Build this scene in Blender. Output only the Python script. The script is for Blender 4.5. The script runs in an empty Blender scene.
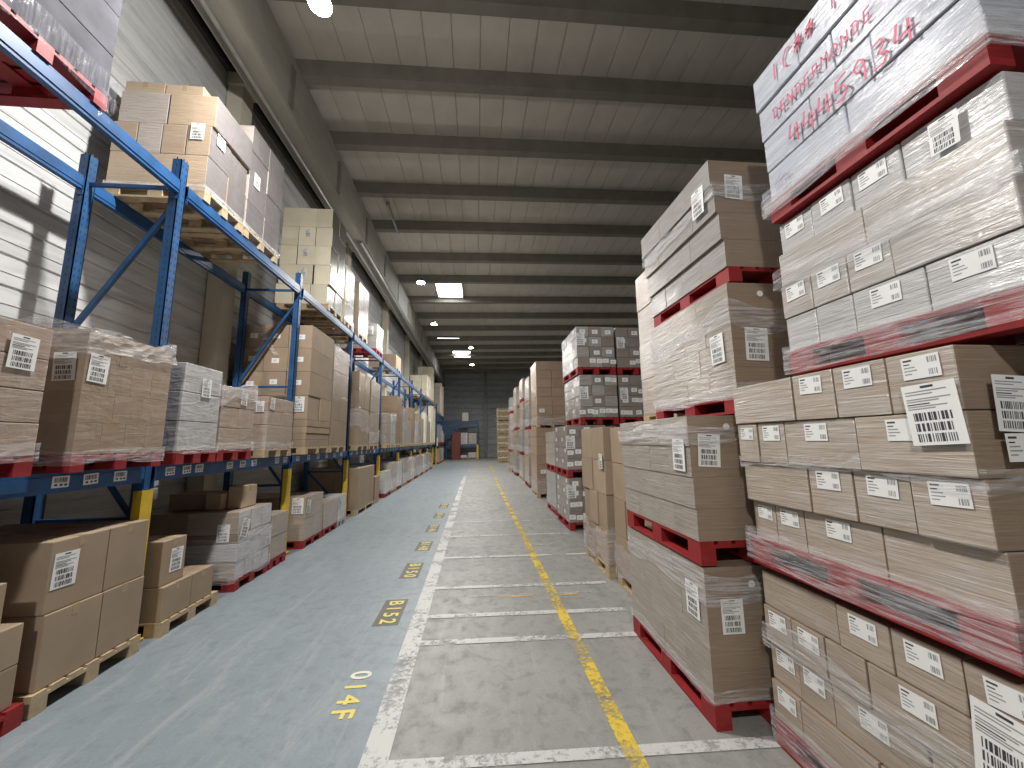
import bpy, bmesh, math, random
from mathutils import Vector, Matrix
R = random.Random(7)
SC = bpy.context.scene
COL = SC.collection
PI = math.pi

# ------------------------------------------------------------------ materials
def new_mat(name):
    m = bpy.data.materials.new(name); m.use_nodes = True
    nt = m.node_tree; b = nt.nodes['Principled BSDF']
    return m, nt, b
def N(nt, typ, **kw):
    n = nt.nodes.new(typ)
    for k, v in kw.items(): setattr(n, k, v)
    return n
def setin(n, **kw):
    for k, v in kw.items(): n.inputs[k.replace('_', ' ')].default_value = v
def mapping(nt, scale, rot=(0, 0, 0), rnd=True, coord='Object'):
    tc = N(nt, 'ShaderNodeTexCoord'); mp = N(nt, 'ShaderNodeMapping')
    mp.inputs['Scale'].default_value = scale; mp.inputs['Rotation'].default_value = rot
    nt.links.new(tc.outputs[coord], mp.inputs['Vector'])
    if rnd:
        oi = N(nt, 'ShaderNodeObjectInfo'); mu = N(nt, 'ShaderNodeMath', operation='MULTIPLY'); mu.inputs[1].default_value = 57.0
        nt.links.new(oi.outputs['Random'], mu.inputs[0])
        cb = N(nt, 'ShaderNodeCombineXYZ')
        for i in range(3): nt.links.new(mu.outputs[0], cb.inputs[i])
        nt.links.new(cb.outputs[0], mp.inputs['Location'])
    return mp.outputs['Vector']
def noise(nt, vec, scale, detail=3, rough=.55, dist=0):
    n = N(nt, 'ShaderNodeTexNoise'); setin(n, Scale=scale, Detail=detail, Roughness=rough, Distortion=dist)
    nt.links.new(vec, n.inputs['Vector']); return n.outputs['Fac']
def ramp(nt, fac, stops):
    r = N(nt, 'ShaderNodeValToRGB'); e = r.color_ramp.elements
    while len(e) > 1: e.remove(e[-1])
    e[0].position, e[0].color = stops[0][0], (*stops[0][1], 1)
    for p, c in stops[1:]:
        x = e.new(p); x.color = (*c, 1)
    nt.links.new(fac, r.inputs['Fac']); return r.outputs['Color']
def g3(v): return (v, v, v)
def mixc(nt, fac, a, b, mode='MIX'):
    m = N(nt, 'ShaderNodeMix', data_type='RGBA', blend_type=mode)
    for sock, v in ((m.inputs[0], fac), (m.inputs[6], a), (m.inputs[7], b)):
        if hasattr(v, 'links') or isinstance(v, bpy.types.NodeSocket): nt.links.new(v, sock)
        elif isinstance(v, (tuple, list)): sock.default_value = (*v, 1) if len(v) == 3 else v
        else: sock.default_value = v
    return m.outputs[2]
def bump(nt, b, h, strength=.3, dist=.01):
    n = N(nt, 'ShaderNodeBump'); setin(n, Strength=strength, Distance=dist)
    nt.links.new(h, n.inputs['Height']); nt.links.new(n.outputs[0], b.inputs['Normal']); nt.links.new(n.outputs[0], b.inputs['Coat Normal'])

def simple(name, rgb, rough=.5, metal=0, var=.12, scale=6):
    m, nt, b = new_mat(name)
    v = mapping(nt, (1, 1, 1)); f = noise(nt, v, scale, 4)
    lo = tuple(c * (1 - var) for c in rgb); hi = tuple(min(1, c * (1 + var)) for c in rgb)
    nt.links.new(ramp(nt, f, [(.3, lo), (.7, hi)]), b.inputs['Base Color'])
    setin(b, Roughness=rough, Metallic=metal); return m

CART = {}
def carton_mat(rgb, film=0., tint=(.55, .53, .52), crinkle=False):
    """cardboard; film > 0 adds the milky, glossy, wrinkled stretch film that clings to it"""
    k = (rgb, round(film, 2), tint, crinkle)
    if k in CART: return CART[k]
    m, nt, b = new_mat('cardboard'); CART[k] = m
    v = mapping(nt, (1, 1, 1)); f = noise(nt, v, 3.0, 3)
    base = ramp(nt, f, [(.25, tuple(c * .9 for c in rgb)), (.75, tuple(min(1, c * 1.08) for c in rgb))])
    oi = N(nt, 'ShaderNodeObjectInfo'); d = .12 * (1 - .7 * film)
    vr = N(nt, 'ShaderNodeMapRange'); setin(vr, To_Min=1 - d, To_Max=1 + d * .8); nt.links.new(oi.outputs['Random'], vr.inputs['Value'])
    hs = N(nt, 'ShaderNodeHueSaturation'); nt.links.new(vr.outputs[0], hs.inputs['Value']); nt.links.new(base, hs.inputs['Color'])
    out = hs.outputs['Color']
    fine = noise(nt, mapping(nt, (2, 2, 60), rnd=False), 4, 2)
    if film > 0:
        if crinkle:
            s = noise(nt, mapping(nt, (4, 4, 2), rot=(.3, .3, 0)), 1.7, 4, .5, 1.4); s2 = noise(nt, mapping(nt, (1.5, 1.5, 7), rot=(-.25, .2, 0)), 2.4, 5, .6, 1.0)
        else:
            s = noise(nt, mapping(nt, (1.6, 1.6, 34), rot=(.10, .06, 0)), 2.2, 5, .62, .6); s2 = noise(nt, mapping(nt, (1.2, 1.2, 5), rot=(-.22, .2, 0)), 2.0, 4, .6, 1.2)
        st = N(nt, 'ShaderNodeMath', operation='MULTIPLY'); nt.links.new(s, st.inputs[0]); nt.links.new(s2, st.inputs[1])
        fr = N(nt, 'ShaderNodeMapRange'); setin(fr, From_Min=.12, From_Max=.42, To_Min=.12 * film, To_Max=min(1, .95 * film)); nt.links.new(st.outputs[0], fr.inputs['Value'])
        out = mixc(nt, fr.outputs[0], out, tint)
        if not crinkle:                                # milky stretched creases, with glints painted in as lighter lines
            cr = noise(nt, mapping(nt, (1.1, 1.1, 85), rot=(.05, -.06, 0)), 2.0, 3, .6, .3)
            cm = N(nt, 'ShaderNodeMapRange'); setin(cm, From_Min=.57, From_Max=.70, To_Min=0, To_Max=1.3); nt.links.new(cr, cm.inputs['Value'])
            cq = N(nt, 'ShaderNodeMath', operation='MULTIPLY', use_clamp=True); nt.links.new(cm.outputs[0], cq.inputs[0]); nt.links.new(s2, cq.inputs[1])
            cw = N(nt, 'ShaderNodeMath', operation='MULTIPLY'); cw.inputs[1].default_value = film; nt.links.new(cq.outputs[0], cw.inputs[0])
            out = mixc(nt, cw.outputs[0], out, tuple(min(.85, c * 1.45 + .05) for c in tint))
        ad = N(nt, 'ShaderNodeMath', operation='ADD'); nt.links.new(s, ad.inputs[0]); nt.links.new(s2, ad.inputs[1])
        bump(nt, b, ad.outputs[0], (.22 + .34 * film) * (.9 if crinkle else 1), .016)
        setin(b, Roughness=.38 - .12 * film); b.inputs['Coat Weight'].default_value = .5 * film; b.inputs['Coat Roughness'].default_value = .10
    else:
        setin(b, Roughness=.75); bump(nt, b, fine, .06, .004)
    nt.links.new(out, b.inputs['Base Color'])
    return m

BROWN = (.36, .268, .185); TAN = (.45, .345, .235); DARKB = (.25, .17, .10); GREY = (.42, .41, .42)
CREAM = (.82, .75, .58); PINKB = (.38, .28, .21); WHITE = (.66, .66, .65)
M_UNW = carton_mat(BROWN); M_TAN = carton_mat(TAN)
M_BR = carton_mat((.36, .275, .20), .6, (.48, .45, .42))            # brown under clear film
M_BRL = carton_mat((.40, .315, .24), .8, (.52, .495, .465))            # pale brown, much film
M_PK = carton_mat(PINKB, .7, (.47, .42, .39), True); M_BRX = carton_mat((.32, .23, .155), .5, (.40, .35, .30), True); M_GWX = carton_mat((.40, .39, .39), .9, (.56, .56, .57), True); M_BRLX = carton_mat((.34, .265, .2), .7, (.47, .44, .41), True)
M_GR = carton_mat((.30, .27, .25), .85, (.43, .42, .42))             # greyish
M_GW = carton_mat((.45, .43, .42), .95, (.62, .62, .63))             # white-grey film
M_BL = carton_mat((.44, .46, .52), .95, (.64, .68, .78))             # bluish white
M_DG = simple('dark_grey_wrapping', (.075, .075, .09), .75, 0, .25, 5); M_DG.node_tree.nodes['Principled BSDF'].inputs['Specular IOR Level'].default_value = .15; M_GWB = carton_mat((.42, .37, .32), .95, (.57, .56, .55))
M_CR = carton_mat(CREAM, .3, (.80, .74, .60)); M_CRU = carton_mat(CREAM)
M_DK = carton_mat(DARKB, .3, (.35, .30, .26))
M_SIDE = carton_mat((.30, .245, .195), .75, (.41, .385, .36)); M_FRONT = carton_mat((.285, .205, .14), .4, (.34, .30, .26)); M_LILS = carton_mat((.165, .15, .15), .6, (.23, .215, .215), True); M_CRS = carton_mat((.12, .105, .09), .6, (.20, .185, .16), True)  # M_CRS: aisle sides of upper loads, their shade put into the colour
M_GOLD = carton_mat((.40, .28, .12), .3, (.5, .45, .35))
M_LILAC = carton_mat((.25, .205, .175), .7, (.32, .29, .275))
M_REDC = simple('red_plastic', (.20, .045, .035), .5)

def wood_mat(name, rgb, worn):
    m, nt, b = new_mat(name)
    v = mapping(nt, (1, 1, 1)); f = noise(nt, v, 14, 5, .65)
    g = noise(nt, mapping(nt, (3, 3, 40)), 3, 4)
    c = ramp(nt, f, [(.3, tuple(x * .75 for x in rgb)), (.62, rgb), (.72, worn)])
    c = mixc(nt, .25, c, ramp(nt, g, [(.3, g3(.25)), (.7, g3(1))]), 'MULTIPLY')
    nt.links.new(c, b.inputs['Base Color']); setin(b, Roughness=.6); bump(nt, b, g, .2, .004); return m
M_RED = wood_mat('red_painted_wood', (.33, .016, .018), (.33, .05, .04))
M_WOOD = wood_mat('bare_wood', (.56, .43, .27), (.62, .50, .34))
M_GREYP = wood_mat('grey_plastic', (.45, .46, .46), (.5, .5, .5))
M_BLUE = simple('blue_paint', (.014, .078, .215), .45, 0, .3, 4)
M_BLUED = simple('dark_blue_paint', (.02, .07, .17), .45, 0, .2)
M_YEL = simple('yellow_paint', (.70, .47, .03), .45, 0, .2)
M_PAPER = simple('label_paper', (.82, .82, .81), .5, 0, .03)
M_INK = simple('black_ink', (.045, .045, .05), .6, 0, .1)
M_INKG = simple('grey_print', (.30, .30, .31), .6, 0, .1)
M_TAPE = simple('packing_tape', (.40, .30, .19), .25, 0, .06)
M_RINK = simple('red_marker', (.58, .03, .13), .5, 0, .1)
M_VINK = simple('dull_marker', (.42, .36, .46), .5, 0, .1)
M_METAL = simple('dark_steel', (.14, .14, .13), .45, .4, .2)
M_PIPE = simple('galvanised_pipe', (.30, .295, .28), .45, .4, .15)
M_BLACK = simple('black_painted_shade', (.03, .03, .03), .6, 0, .1)  # flat black painted in for shade: post slots, strip above the cladding

def film_mat(name, lo, hi, tint=(.85, .85, .88), scl=(1.5, 1.5, 26)):
    m, nt, b = new_mat(name)
    w = mapping(nt, scl, rot=(.12, .1, 0)); s = noise(nt, w, 2.5, 5, .65, .8)
    a = N(nt, 'ShaderNodeMapRange'); setin(a, From_Min=.38, From_Max=.68, To_Min=lo, To_Max=hi); nt.links.new(s, a.inputs['Value'])
    nt.links.new(a.outputs[0], b.inputs['Alpha']); setin(b, Roughness=.16); b.inputs['Base Color'].default_value = (*tint, 1)
    b.inputs['Specular IOR Level'].default_value = .7
    bump(nt, b, s, .8, .012); return m
M_FILM = film_mat('stretch_film', .05, .55)
M_FILMV = film_mat('vertical_stretch_film', .0, .30, (.4, .4, .46), (24, 24, 1.3))
M_FILMT = film_mat('loose_stretch_film', .08, .6)

# ------------------------------------------------------------------ mesh helpers
class MB:
    def __init__(s): s.v = []; s.f = []; s.m = []
    def box(s, x0, x1, y0, y1, z0, z1, mi=0):
        b = len(s.v)
        s.v += [(x0, y0, z0), (x1, y0, z0), (x1, y1, z0), (x0, y1, z0), (x0, y0, z1), (x1, y0, z1), (x1, y1, z1), (x0, y1, z1)]
        for q in ((0, 3, 2, 1), (4, 5, 6, 7), (0, 1, 5, 4), (1, 2, 6, 5), (2, 3, 7, 6), (3, 0, 4, 7)):
            s.f.append(tuple(b + i for i in q)); s.m.append(mi)
        return s
    def quad(s, pts, mi=0):
        b = len(s.v); s.v += pts; s.f.append(tuple(range(b, b + len(pts)))); s.m.append(mi); return s
    def bar(s, p, q, w, d, up=(0, 0, 1), mi=0):
        p = Vector(p); q = Vector(q); a = (q - p).normalized(); u = Vector(up)
        if abs(a.dot(u)) > .98: u = Vector((0, 1, 0))
        sx = a.cross(u).normalized() * w / 2; sy = sx.cross(a).normalized() * d / 2
        b = len(s.v)
        for c in (p, q):
            for k in ((-1, -1), (1, -1), (1, 1), (-1, 1)): s.v.append(tuple(c + sx * k[0] + sy * k[1]))
        for f in ((0, 3, 2, 1), (4, 5, 6, 7), (0, 1, 5, 4), (1, 2, 6, 5), (2, 3, 7, 6), (3, 0, 4, 7)):
            s.f.append(tuple(b + i for i in f)); s.m.append(mi)
        return s
    def tube(s, p, q, r, n=10, mi=0, r2=None):
        p = Vector(p); q = Vector(q); a = (q - p).normalized(); u = Vector((0, 0, 1)) if abs(a.z) < .9 else Vector((1, 0, 0))
        sx = a.cross(u).normalized(); sy = a.cross(sx); b = len(s.v); r2 = r if r2 is None else r2
        for c, rr in ((p, r), (q, r2)):
            for i in range(n):
                t = 2 * PI * i / n; s.v.append(tuple(c + sx * rr * math.cos(t) + sy * rr * math.sin(t)))
        for i in range(n):
            j = (i + 1) % n; s.f.append((b + i, b + j, b + n + j, b + n + i)); s.m.append(mi)
        s.f.append(tuple(b + i for i in range(n))[::-1]); s.m.append(mi)
        s.f.append(tuple(b + n + i for i in range(n))); s.m.append(mi); return s
    def mesh(s, name, mats):
        me = bpy.data.meshes.new(name); me.from_pydata(s.v, [], s.f)
        for m in (mats if isinstance(mats, (list, tuple)) else [mats]): me.materials.append(m)
        me.polygons.foreach_set('material_index', s.m); me.validate(); me.update()
        bm = bmesh.new(); bm.from_mesh(me); bmesh.ops.recalc_face_normals(bm, faces=bm.faces); bm.to_mesh(me); bm.free()
        return me
    def build(s, name, mats, parent=None, loc=(0, 0, 0), rot=(0, 0, 0)):
        return obj(name, s.mesh(name, mats), parent, loc, rot)
def obj(name, me, parent=None, loc=(0, 0, 0), rot=(0, 0, 0)):
    o = bpy.data.objects.new(name, me); COL.objects.link(o)
    o.location = loc; o.rotation_euler = rot
    if parent: o.parent = parent
    return o
def thing(name, label, cat, loc=(0, 0, 0), rotz=0, group=None):
    o = bpy.data.objects.new(name, None); COL.objects.link(o); o.location = loc; o.rotation_euler = (0, 0, rotz)
    o.empty_display_size = .1
    return tag(o, label, cat, group)
LABELS = {}
def tag(o, label, cat, group=None):
    n = len(label.split()); assert 4 <= n <= 16, (n, label)
    assert label not in LABELS, label
    LABELS[label] = 1
    o['label'] = label; o['category'] = cat
    if group: o['group'] = group
    return o
def struct(o): o['kind'] = 'structure'; return o

BOXC = {}
def box_mesh(dx, dy, dz, mat, bev=.006, name='carton', amat=None):
    k = (round(dx, 3), round(dy, 3), round(dz, 3), mat.name, bev, amat and amat.name)
    if k in BOXC: return BOXC[k]
    bm = bmesh.new(); bmesh.ops.create_cube(bm, size=1)
    for v in bm.verts: v.co = Vector((v.co.x * dx, v.co.y * dy, (v.co.z + .5) * dz))
    bmesh.ops.bevel(bm, geom=list(bm.edges), offset=min(bev, dx / 5, dy / 5, dz / 5), segments=2, affect='EDGES', profile=.6)
    me = bpy.data.meshes.new(name); bm.to_mesh(me); bm.free(); me.materials.append(mat)
    if amat:                                         # the filmed long sides; some colours also carry painted shade
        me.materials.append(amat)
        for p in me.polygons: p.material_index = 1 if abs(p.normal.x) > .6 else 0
    BOXC[k] = me; return me

# ------------------------------------------------------------------ labels (drawn facing -Y, x to the right, z up, origin at centre)
def bars(mb, x0, x1, z0, z1, rnd, y, mi=1, step=.0035):
    x = x0
    while x < x1:
        w = step * rnd.choice((.6, .6, 1.1, 1.7))
        mb.quad([(x, y, z0), (min(x + w, x1), y, z0), (min(x + w, x1), y, z1), (x, y, z1)], mi); x += w + step * rnd.choice((.5, .8, 1.2))
LBL = {}
def label_mesh(kind):
    if kind in LBL: return LBL[kind]
    rnd = random.Random(hash(kind) % 97 if False else sum(map(ord, kind)))
    mb = MB(); y = -.0016
    if kind.startswith('c'):                       # landscape carton label .15 x .10
        w, h = .15, .102; mb.box(-w / 2, w / 2, -.001, 0, -h / 2, h / 2, 0)
        mb.quad([(-.066, y, .032), (-.030, y, .032), (-.030, y, .040), (-.066, y, .040)], 1)
        for i, (ln, c) in enumerate(((.026, 1), (.045, 2), (.052, 2), (.03, 2))):
            z = .016 - i * .015; mb.quad([(-.066, y, z), (-.066 + ln, y, z), (-.066 + ln, y, z + .005), (-.066, y, z + .005)], c)
        bars(mb, .030, .066, .014, .040, rnd, y, 2, .004); bars(mb, .030, .066, -.040, -.014, rnd, y, 2, .004)
    elif kind.startswith('s'):                     # portrait shipping label .15 x .21
        w, h = .15, .21; mb.box(-w / 2, w / 2, -.001, 0, -h / 2, h / 2, 0)
        mb.quad([(-.018, y, .090), (.018, y, .090), (.018, y, .098), (-.018, y, .098)], 1)
        for z, a, c in ((.078, .9, 2), (.068, .6, 2), (.052, .95, 2), (.044, .7, 2), (.034, .5, 1), (.026, .85, 2), (.018, .6, 2)):
            mb.quad([(-.066, y, z), (-.066 + .13 * a, y, z), (-.066 + .13 * a, y, z + .004), (-.066, y, z + .004)], c)
        for z in (-.022, -.058, -.094): bars(mb, -.055, .05, z, z + .028, rnd, y, 1, .0045)
    elif kind.startswith('b'):                     # beam location tag .13 x .09
        w, h = .13, .09; mb.box(-w / 2, w / 2, -.001, 0, -h / 2, h / 2, 0)
        bars(mb, -.05, .05, -.004, .034, rnd, y, 1, .0045)
        for x in (-.045, -.005, .03): mb.quad([(x, y, -.032), (x + .022, y, -.032), (x + .022, y, -.016), (x, y, -.016)], 1)
    else:                                          # small plain sticker
        w, h = .12, .085; mb.box(-w / 2, w / 2, -.001, 0, -h / 2, h / 2, 0)
        mb.quad([(-.03, y, -.012), (.01, y, -.012), (.01, y, -.004), (-.03, y, -.004)], 2); mb.quad([(-.03, y, .008), (.02, y, .008), (.02, y, .014), (-.03, y, .014)], 2)
    me = mb.mesh('label', [M_PAPER, M_INK, M_INKG]); LBL[kind] = me; return me
FROT = {'F': 0, 'L': -PI / 2, 'R': PI / 2}         # F faces -Y, L faces -X, R faces +X
def put_label(parent, kind, face, loc, tilt=0, scale=1, name='shipping_label'):
    o = obj(name, label_mesh(kind), parent, loc, (0, 0, 0))
    o.rotation_euler = (Matrix.Rotation(FROT[face], 4, 'Z') @ Matrix.Rotation(tilt, 4, 'Y')).to_euler()
    o.scale = (scale,) * 3 if not isinstance(scale, tuple) else scale
    return o

# ------------------------------------------------------------------ pallets
PALC = {}
def pallet_meshes(L, W, h):
    """EUR type pallet, length L along local x, width W along local y, base at z=0, centred"""
    k = (round(L, 2), round(W, 2), round(h, 3))
    if k in PALC: return PALC[k]
    t = h * .15; zb = t; zt = h - 2 * t
    deck = MB()
    for i in range(3):
        x = -L / 2 + (0, (L - .145) / 2, L - .145)[i]; deck.box(x, x + .145, -W / 2, W / 2, zt, zt + t)
    n = 7; bw = W / n * .8
    for i in range(n):
        y = -W / 2 + i * (W - bw) / (n - 1); deck.box(-L / 2, L / 2, y, y + bw, zt + t, h)
    run = MB().box(-L / 2, L / 2, -.05, .05, 0, t)
    blk = MB().box(-.0725, .0725, -.05, .05, zb, zt)
    PALC[k] = (deck, run, blk); return PALC[k]
PALM = {}
def pallet(parent, L, W, h, mat, along='y', detail=True, as_thing=None, loc=(0, 0, 0)):
    rz = PI / 2 if along == 'y' else 0
    key = (round(L, 2), round(W, 2), round(h, 3), mat.name, detail)
    deck, run, blk = pallet_meshes(L, W, h)
    spots_r = [-(W / 2 - .05), 0, W / 2 - .05]; spots_b = [(x, y) for x in (-(L / 2 - .0725), 0, L / 2 - .0725) for y in spots_r]
    if key not in PALM:
        if detail: PALM[key] = (deck.mesh('pallet', mat), run.mesh('runner', mat), blk.mesh('block', mat))
        else:
            m = MB(); m.v += deck.v; m.f += deck.f; m.m += deck.m
            for sub, spots in ((run, [(0, y) for y in spots_r]), (blk, spots_b)):
                for sx, sy in spots:
                    b = len(m.v); m.v += [(x + sx, y + sy, z) for x, y, z in sub.v]; m.f += [tuple(b + i for i in f) for f in sub.f]; m.m += sub.m
            PALM[key] = (m.mesh('pallet', mat),)
    ms = PALM[key]
    p = obj('pallet', ms[0], parent, loc, (0, 0, rz))
    if detail:
        for y in spots_r: obj('runner', ms[1], p, (0, y, 0))
        for x, y in spots_b: obj('block', ms[2], p, (x, y, 0))
    return p

# ------------------------------------------------------------------ film skirt
def film_band(parent, x0, x1, y0, y1, za, zb, mat=None, amp=.008, off=.012, seed=1, ragged=.02, name='stretch_film', rows=5, open_sides=''):
    rnd = random.Random(seed); pts = []
    def edge(p, q):
        n = max(3, int((Vector(q) - Vector(p)).length / .045))
        for i in range(n): pts.append(Vector(p).lerp(Vector(q), i / n))
    c = [(x0 - off, y0 - off), (x1 + off, y0 - off), (x1 + off, y1 + off), (x0 - off, y1 + off)]
    for i in range(4): edge(c[i], c[(i + 1) % 4])
    n = len(pts); cx, cy = (x0 + x1) / 2, (y0 + y1) / 2; mb = MB()
    ph = [rnd.random() * 6 for _ in range(4)]
    for r in range(rows + 1):
        for i, p in enumerate(pts):
            t = r / rows; z = za + (zb - za) * t
            a = 2 * PI * i / n
            if r in (0, rows): z += ragged * (math.sin(a * 3 + ph[0] + r) * .6 + math.sin(a * 7 + ph[1]) * .4)
            d = 1 + amp * rnd.uniform(-.2, 1) * (1 if r not in () else 0)
            mb.v.append((cx + (p.x - cx) * d, cy + (p.y - cy) * d, z))
    for r in range(rows):
        for i in range(n):
            j = (i + 1) % n; mb.f.append((r * n + i, r * n + j, (r + 1) * n + j, (r + 1) * n + i)); mb.m.append(0)
    return mb.build(name, mat or M_FILM, parent)

# ------------------------------------------------------------------ palletised loads
PAL = {'red': M_RED, 'wood': M_WOOD, 'grey': M_GREYP}
def load(label, x0, x1, y0, y1, z0, courses, mat, face='L', pal='red', ph=.144, top=None, ship=(), lab=None, group=None,
         film=None, jit=.005, detail=True, lean=(0, 0), over=.0, nx=2, rot=0, cat='pallet load', inner=True, gap=.005, amat=None, mats=None, tape=False):
    """courses, bottom first: (height, [y lengths from near to far], x shift). top: z of the load's top, scales the heights.
    lab: function(course, column, n) -> string of label kinds on the aisle face; '|' then those on the near face."""
    cx, cy = (x0 + x1) / 2, (y0 + y1) / 2
    t = thing('pallet_load', label, cat, (cx, cy, z0), rot, group)
    W, D = x1 - x0, y1 - y0
    if pal:
        long_x = face != 'L'
        L, Wp = (W - 2 * over, D - 2 * over) if long_x else (D - 2 * over, W - 2 * over)
        pallet(t, L, Wp, ph, PAL[pal], 'x' if long_x else 'y', detail)
    else: ph = 0
    hs = sum(c[0] for c in courses); zt = (top - z0) if top else ph + hs; k = (zt - ph) / hs
    z = ph; rnd = random.Random(hash(round(x0 * 31 + y0 * 57 + z0 * 91, 2)))
    for ci, c in enumerate(courses):
        h = c[0] * k; ys = c[1]; sx = c[2] if len(c) > 2 else 0
        S = sum(ys); y = -D / 2
        nxx = c[3] if len(c) > 3 else nx
        lx = lean[0] * (z / max(zt, .1)); ly = lean[1] * (z / max(zt, .1))
        for yi, yl in enumerate(ys):
            yl = yl / S * D
            for xi in range(nxx):
                xl = W / nxx; x = -W / 2 + xi * xl
                aisle = (xi == 0) if face == 'L' else (xi == nxx - 1)
                if not (aisle or yi in (0, len(ys) - 1) or ci == len(courses) - 1): continue
                jx = rnd.uniform(-jit, jit); jy = rnd.uniform(-jit, jit) * .4
                m = mats[(ci * 7 + yi * 3 + xi) % len(mats)] if mats else mat
                o = obj('carton', box_mesh(xl - gap, yl - gap, h - gap * .6, m, gap * 1.2 if detail else .01, 'carton', amat), t, (x + xl / 2 + sx + lx + jx, y + yl / 2 + jy + ly, z))
                if lab:
                    s = lab(ci, yi, len(ys), xi, nxx) or ''
                    a, _, f = s.partition('|')
                    if a and aisle:
                        sg = -1 if face == 'L' else 1
                        for q, kd in enumerate(a.split('+')):
                            put_label(o, kd, face, (sg * (xl / 2 + .0005), (.0 if kd[0] != 's' else .0) + rnd.uniform(-.012, .012), h - .002 - (.06 if h < .3 else .08) - (.05 if kd[0] == 's' else 0)), rnd.uniform(-.03, .03), min(1, yl / .2, h / .15) * .82, 'carton_label')
                    if f and yi == 0:
                        for q, kd in enumerate(f.split('+')):
                            nf = f.count('+') + 1; put_label(o, kd, 'F', ((q - (nf - 1) / 2) * .52 * xl + rnd.uniform(-.06, .06) * xl, -(yl / 2 + .0005), h / 2 + rnd.uniform(-.02, .03)), rnd.uniform(-.03, .03), min(1, h / .2, xl * .5 / .12) if nf > 1 else min(1, h / .2), 'carton_label')
            y += yl
        z += h
    for s in ship:                                   # (face, along, z, scale, tilt) in world metres, along = y for L / R, x for F
        f, a, zz, sc = s[:4]; ti = s[4] if len(s) > 4 else rnd.uniform(-.04, .04); kd = s[5] if len(s) > 5 else 's%d' % rnd.randint(0, 4)
        ex = s[6] if len(s) > 6 else 0
        frac = (zz - z0) / max(zt, .1); e = jit + .004 + ex
        if f == 'F': loc = (a - cx, -D / 2 - jit * .4 - .003 - ex + lean[1] * frac, zz - z0)
        elif f == 'L': loc = (-W / 2 - e + lean[0] * frac, a - cy, zz - z0)
        else: loc = (W / 2 + e + lean[0] * frac, a - cy, zz - z0)
        put_label(t, kd, f, loc, ti, sc)
    if film:
        for i, (za, zb, kw) in enumerate(film):
            kw = dict(kw); o_ = film_band(t, -W / 2 + kw.pop('dx', 0), W / 2, -D / 2, D / 2, za - z0, zb - z0, seed=int(abs(x0 * 100 + y0 * 10 + za * 7)) + i, **kw)
    return t
# ================================================================== THE SETTING
ZB = 8.49                                           # underside of the roof beams above the aisle
PITCH = math.radians(1.0)                           # the roof rises a little to the right
XL, XG, YE = -4.25, -3.226, 40.0                     # cladding, girder face, end wall

# floor ------------------------------------------------------------
def floor_mat(name, a, b_, dark, rough, scuff):
    m, nt, b = new_mat(name)
    v = mapping(nt, (1, 1, 1), rnd=False)
    n1 = noise(nt, v, .9, 5, .6, .3); n2 = noise(nt, v, 7, 6, .7, .4); n3 = noise(nt, mapping(nt, (2.6, .5, 1), (0, 0, -.16), rnd=False), 1.9, 8, .78, 1.0)
    c = ramp(nt, n1, [(.3, a), (.7, b_)])
    c = mixc(nt, ramp(nt, n2, [(.36, g3(.55)), (.5, g3(0))]), c, dark)
    c = mixc(nt, ramp(nt, n3, [(.50, g3(0)), (.70, g3(.62))]), c, scuff)
    sp = noise(nt, v, 60, 2, .6); c = mixc(nt, .35, c, ramp(nt, sp, [(.35, g3(.75)), (.6, g3(1.0))]), 'MULTIPLY')
    nt.links.new(c, b.inputs['Base Color'])
    nt.links.new(ramp(nt, n2, [(.3, g3(rough + .2)), (.7, g3(rough))]), b.inputs['Roughness'])
    bump(nt, b, n2, .08, .004); return m
M_CONC = floor_mat('concrete', (.235, .237, .225), (.31, .31, .292), (.15, .148, .14), .42, (.36, .36, .335))
M_LANE = floor_mat('grey_blue_floor_paint', (.195, .235, .265), (.24, .28, .305), (.165, .19, .21), .36, (.35, .37, .37))
fl = struct(MB().box(-6, 16.2, -8, YE + .3, -.2, 0).build('floor', M_CONC))
lane = MB().box(-2.95, -.58, -8, 29.5, 0, .002).build('painted_lane', M_LANE, fl)
lane['label'] = 'grey blue painted walkway strip'
def paint_mat(name, rgb, keep, base_scale=9):
    m, nt, b = new_mat(name)
    v = mapping(nt, (1, 1, 1), rnd=False)
    n = noise(nt, v, base_scale * 2.6, 8, .75, .3); n2 = noise(nt, v, 2.2, 4, .6)
    s = N(nt, 'ShaderNodeMath', operation='ADD'); nt.links.new(n, s.inputs[0]); nt.links.new(n2, s.inputs[1])
    a = N(nt, 'ShaderNodeMapRange'); setin(a, From_Min=keep - .06, From_Max=keep + .16, To_Max=.92); nt.links.new(s.outputs[0], a.inputs['Value'])
    nt.links.new(a.outputs[0], b.inputs['Alpha']); b.inputs['Base Color'].default_value = (*rgb, 1); setin(b, Roughness=.5); return m
P_WH = paint_mat('worn_white_paint', (.56, .56, .54), .86); P_WH2 = paint_mat('faint_white_paint', (.50, .50, .48), 1.02)
P_YE = paint_mat('worn_yellow_paint', (.72, .52, .06), .90); P_YE2 = paint_mat('faint_yellow_paint', (.68, .45, .12), .95)
def stripe(name, x0, x1, y0, y1, m, z=.004, skew=0):
    mb = MB(); n = max(1, int(max(abs(x1 - x0), abs(y1 - y0)) / .5))
    mb.quad([(x0, y0, z), (x1, y0 + skew, z), (x1, y1 + skew, z), (x0, y1, z)])
    return mb.build(name, m, fl)
stripe('white_lane_line', -.62, -.47, -8, 19.5, P_WH)['label'] = 'long worn white lane line'
stripe('yellow_lane_line', .80, .90, -8, 18.4, P_YE, .006)['label'] = 'long yellow lane line'
stripe('yellow_lane_line', .92, 1.05, 21.5, 27.5, P_YE, .006)
stripe('white_lane_line', -.62, -.5, 22.5, 27, P_WH2)
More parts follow.
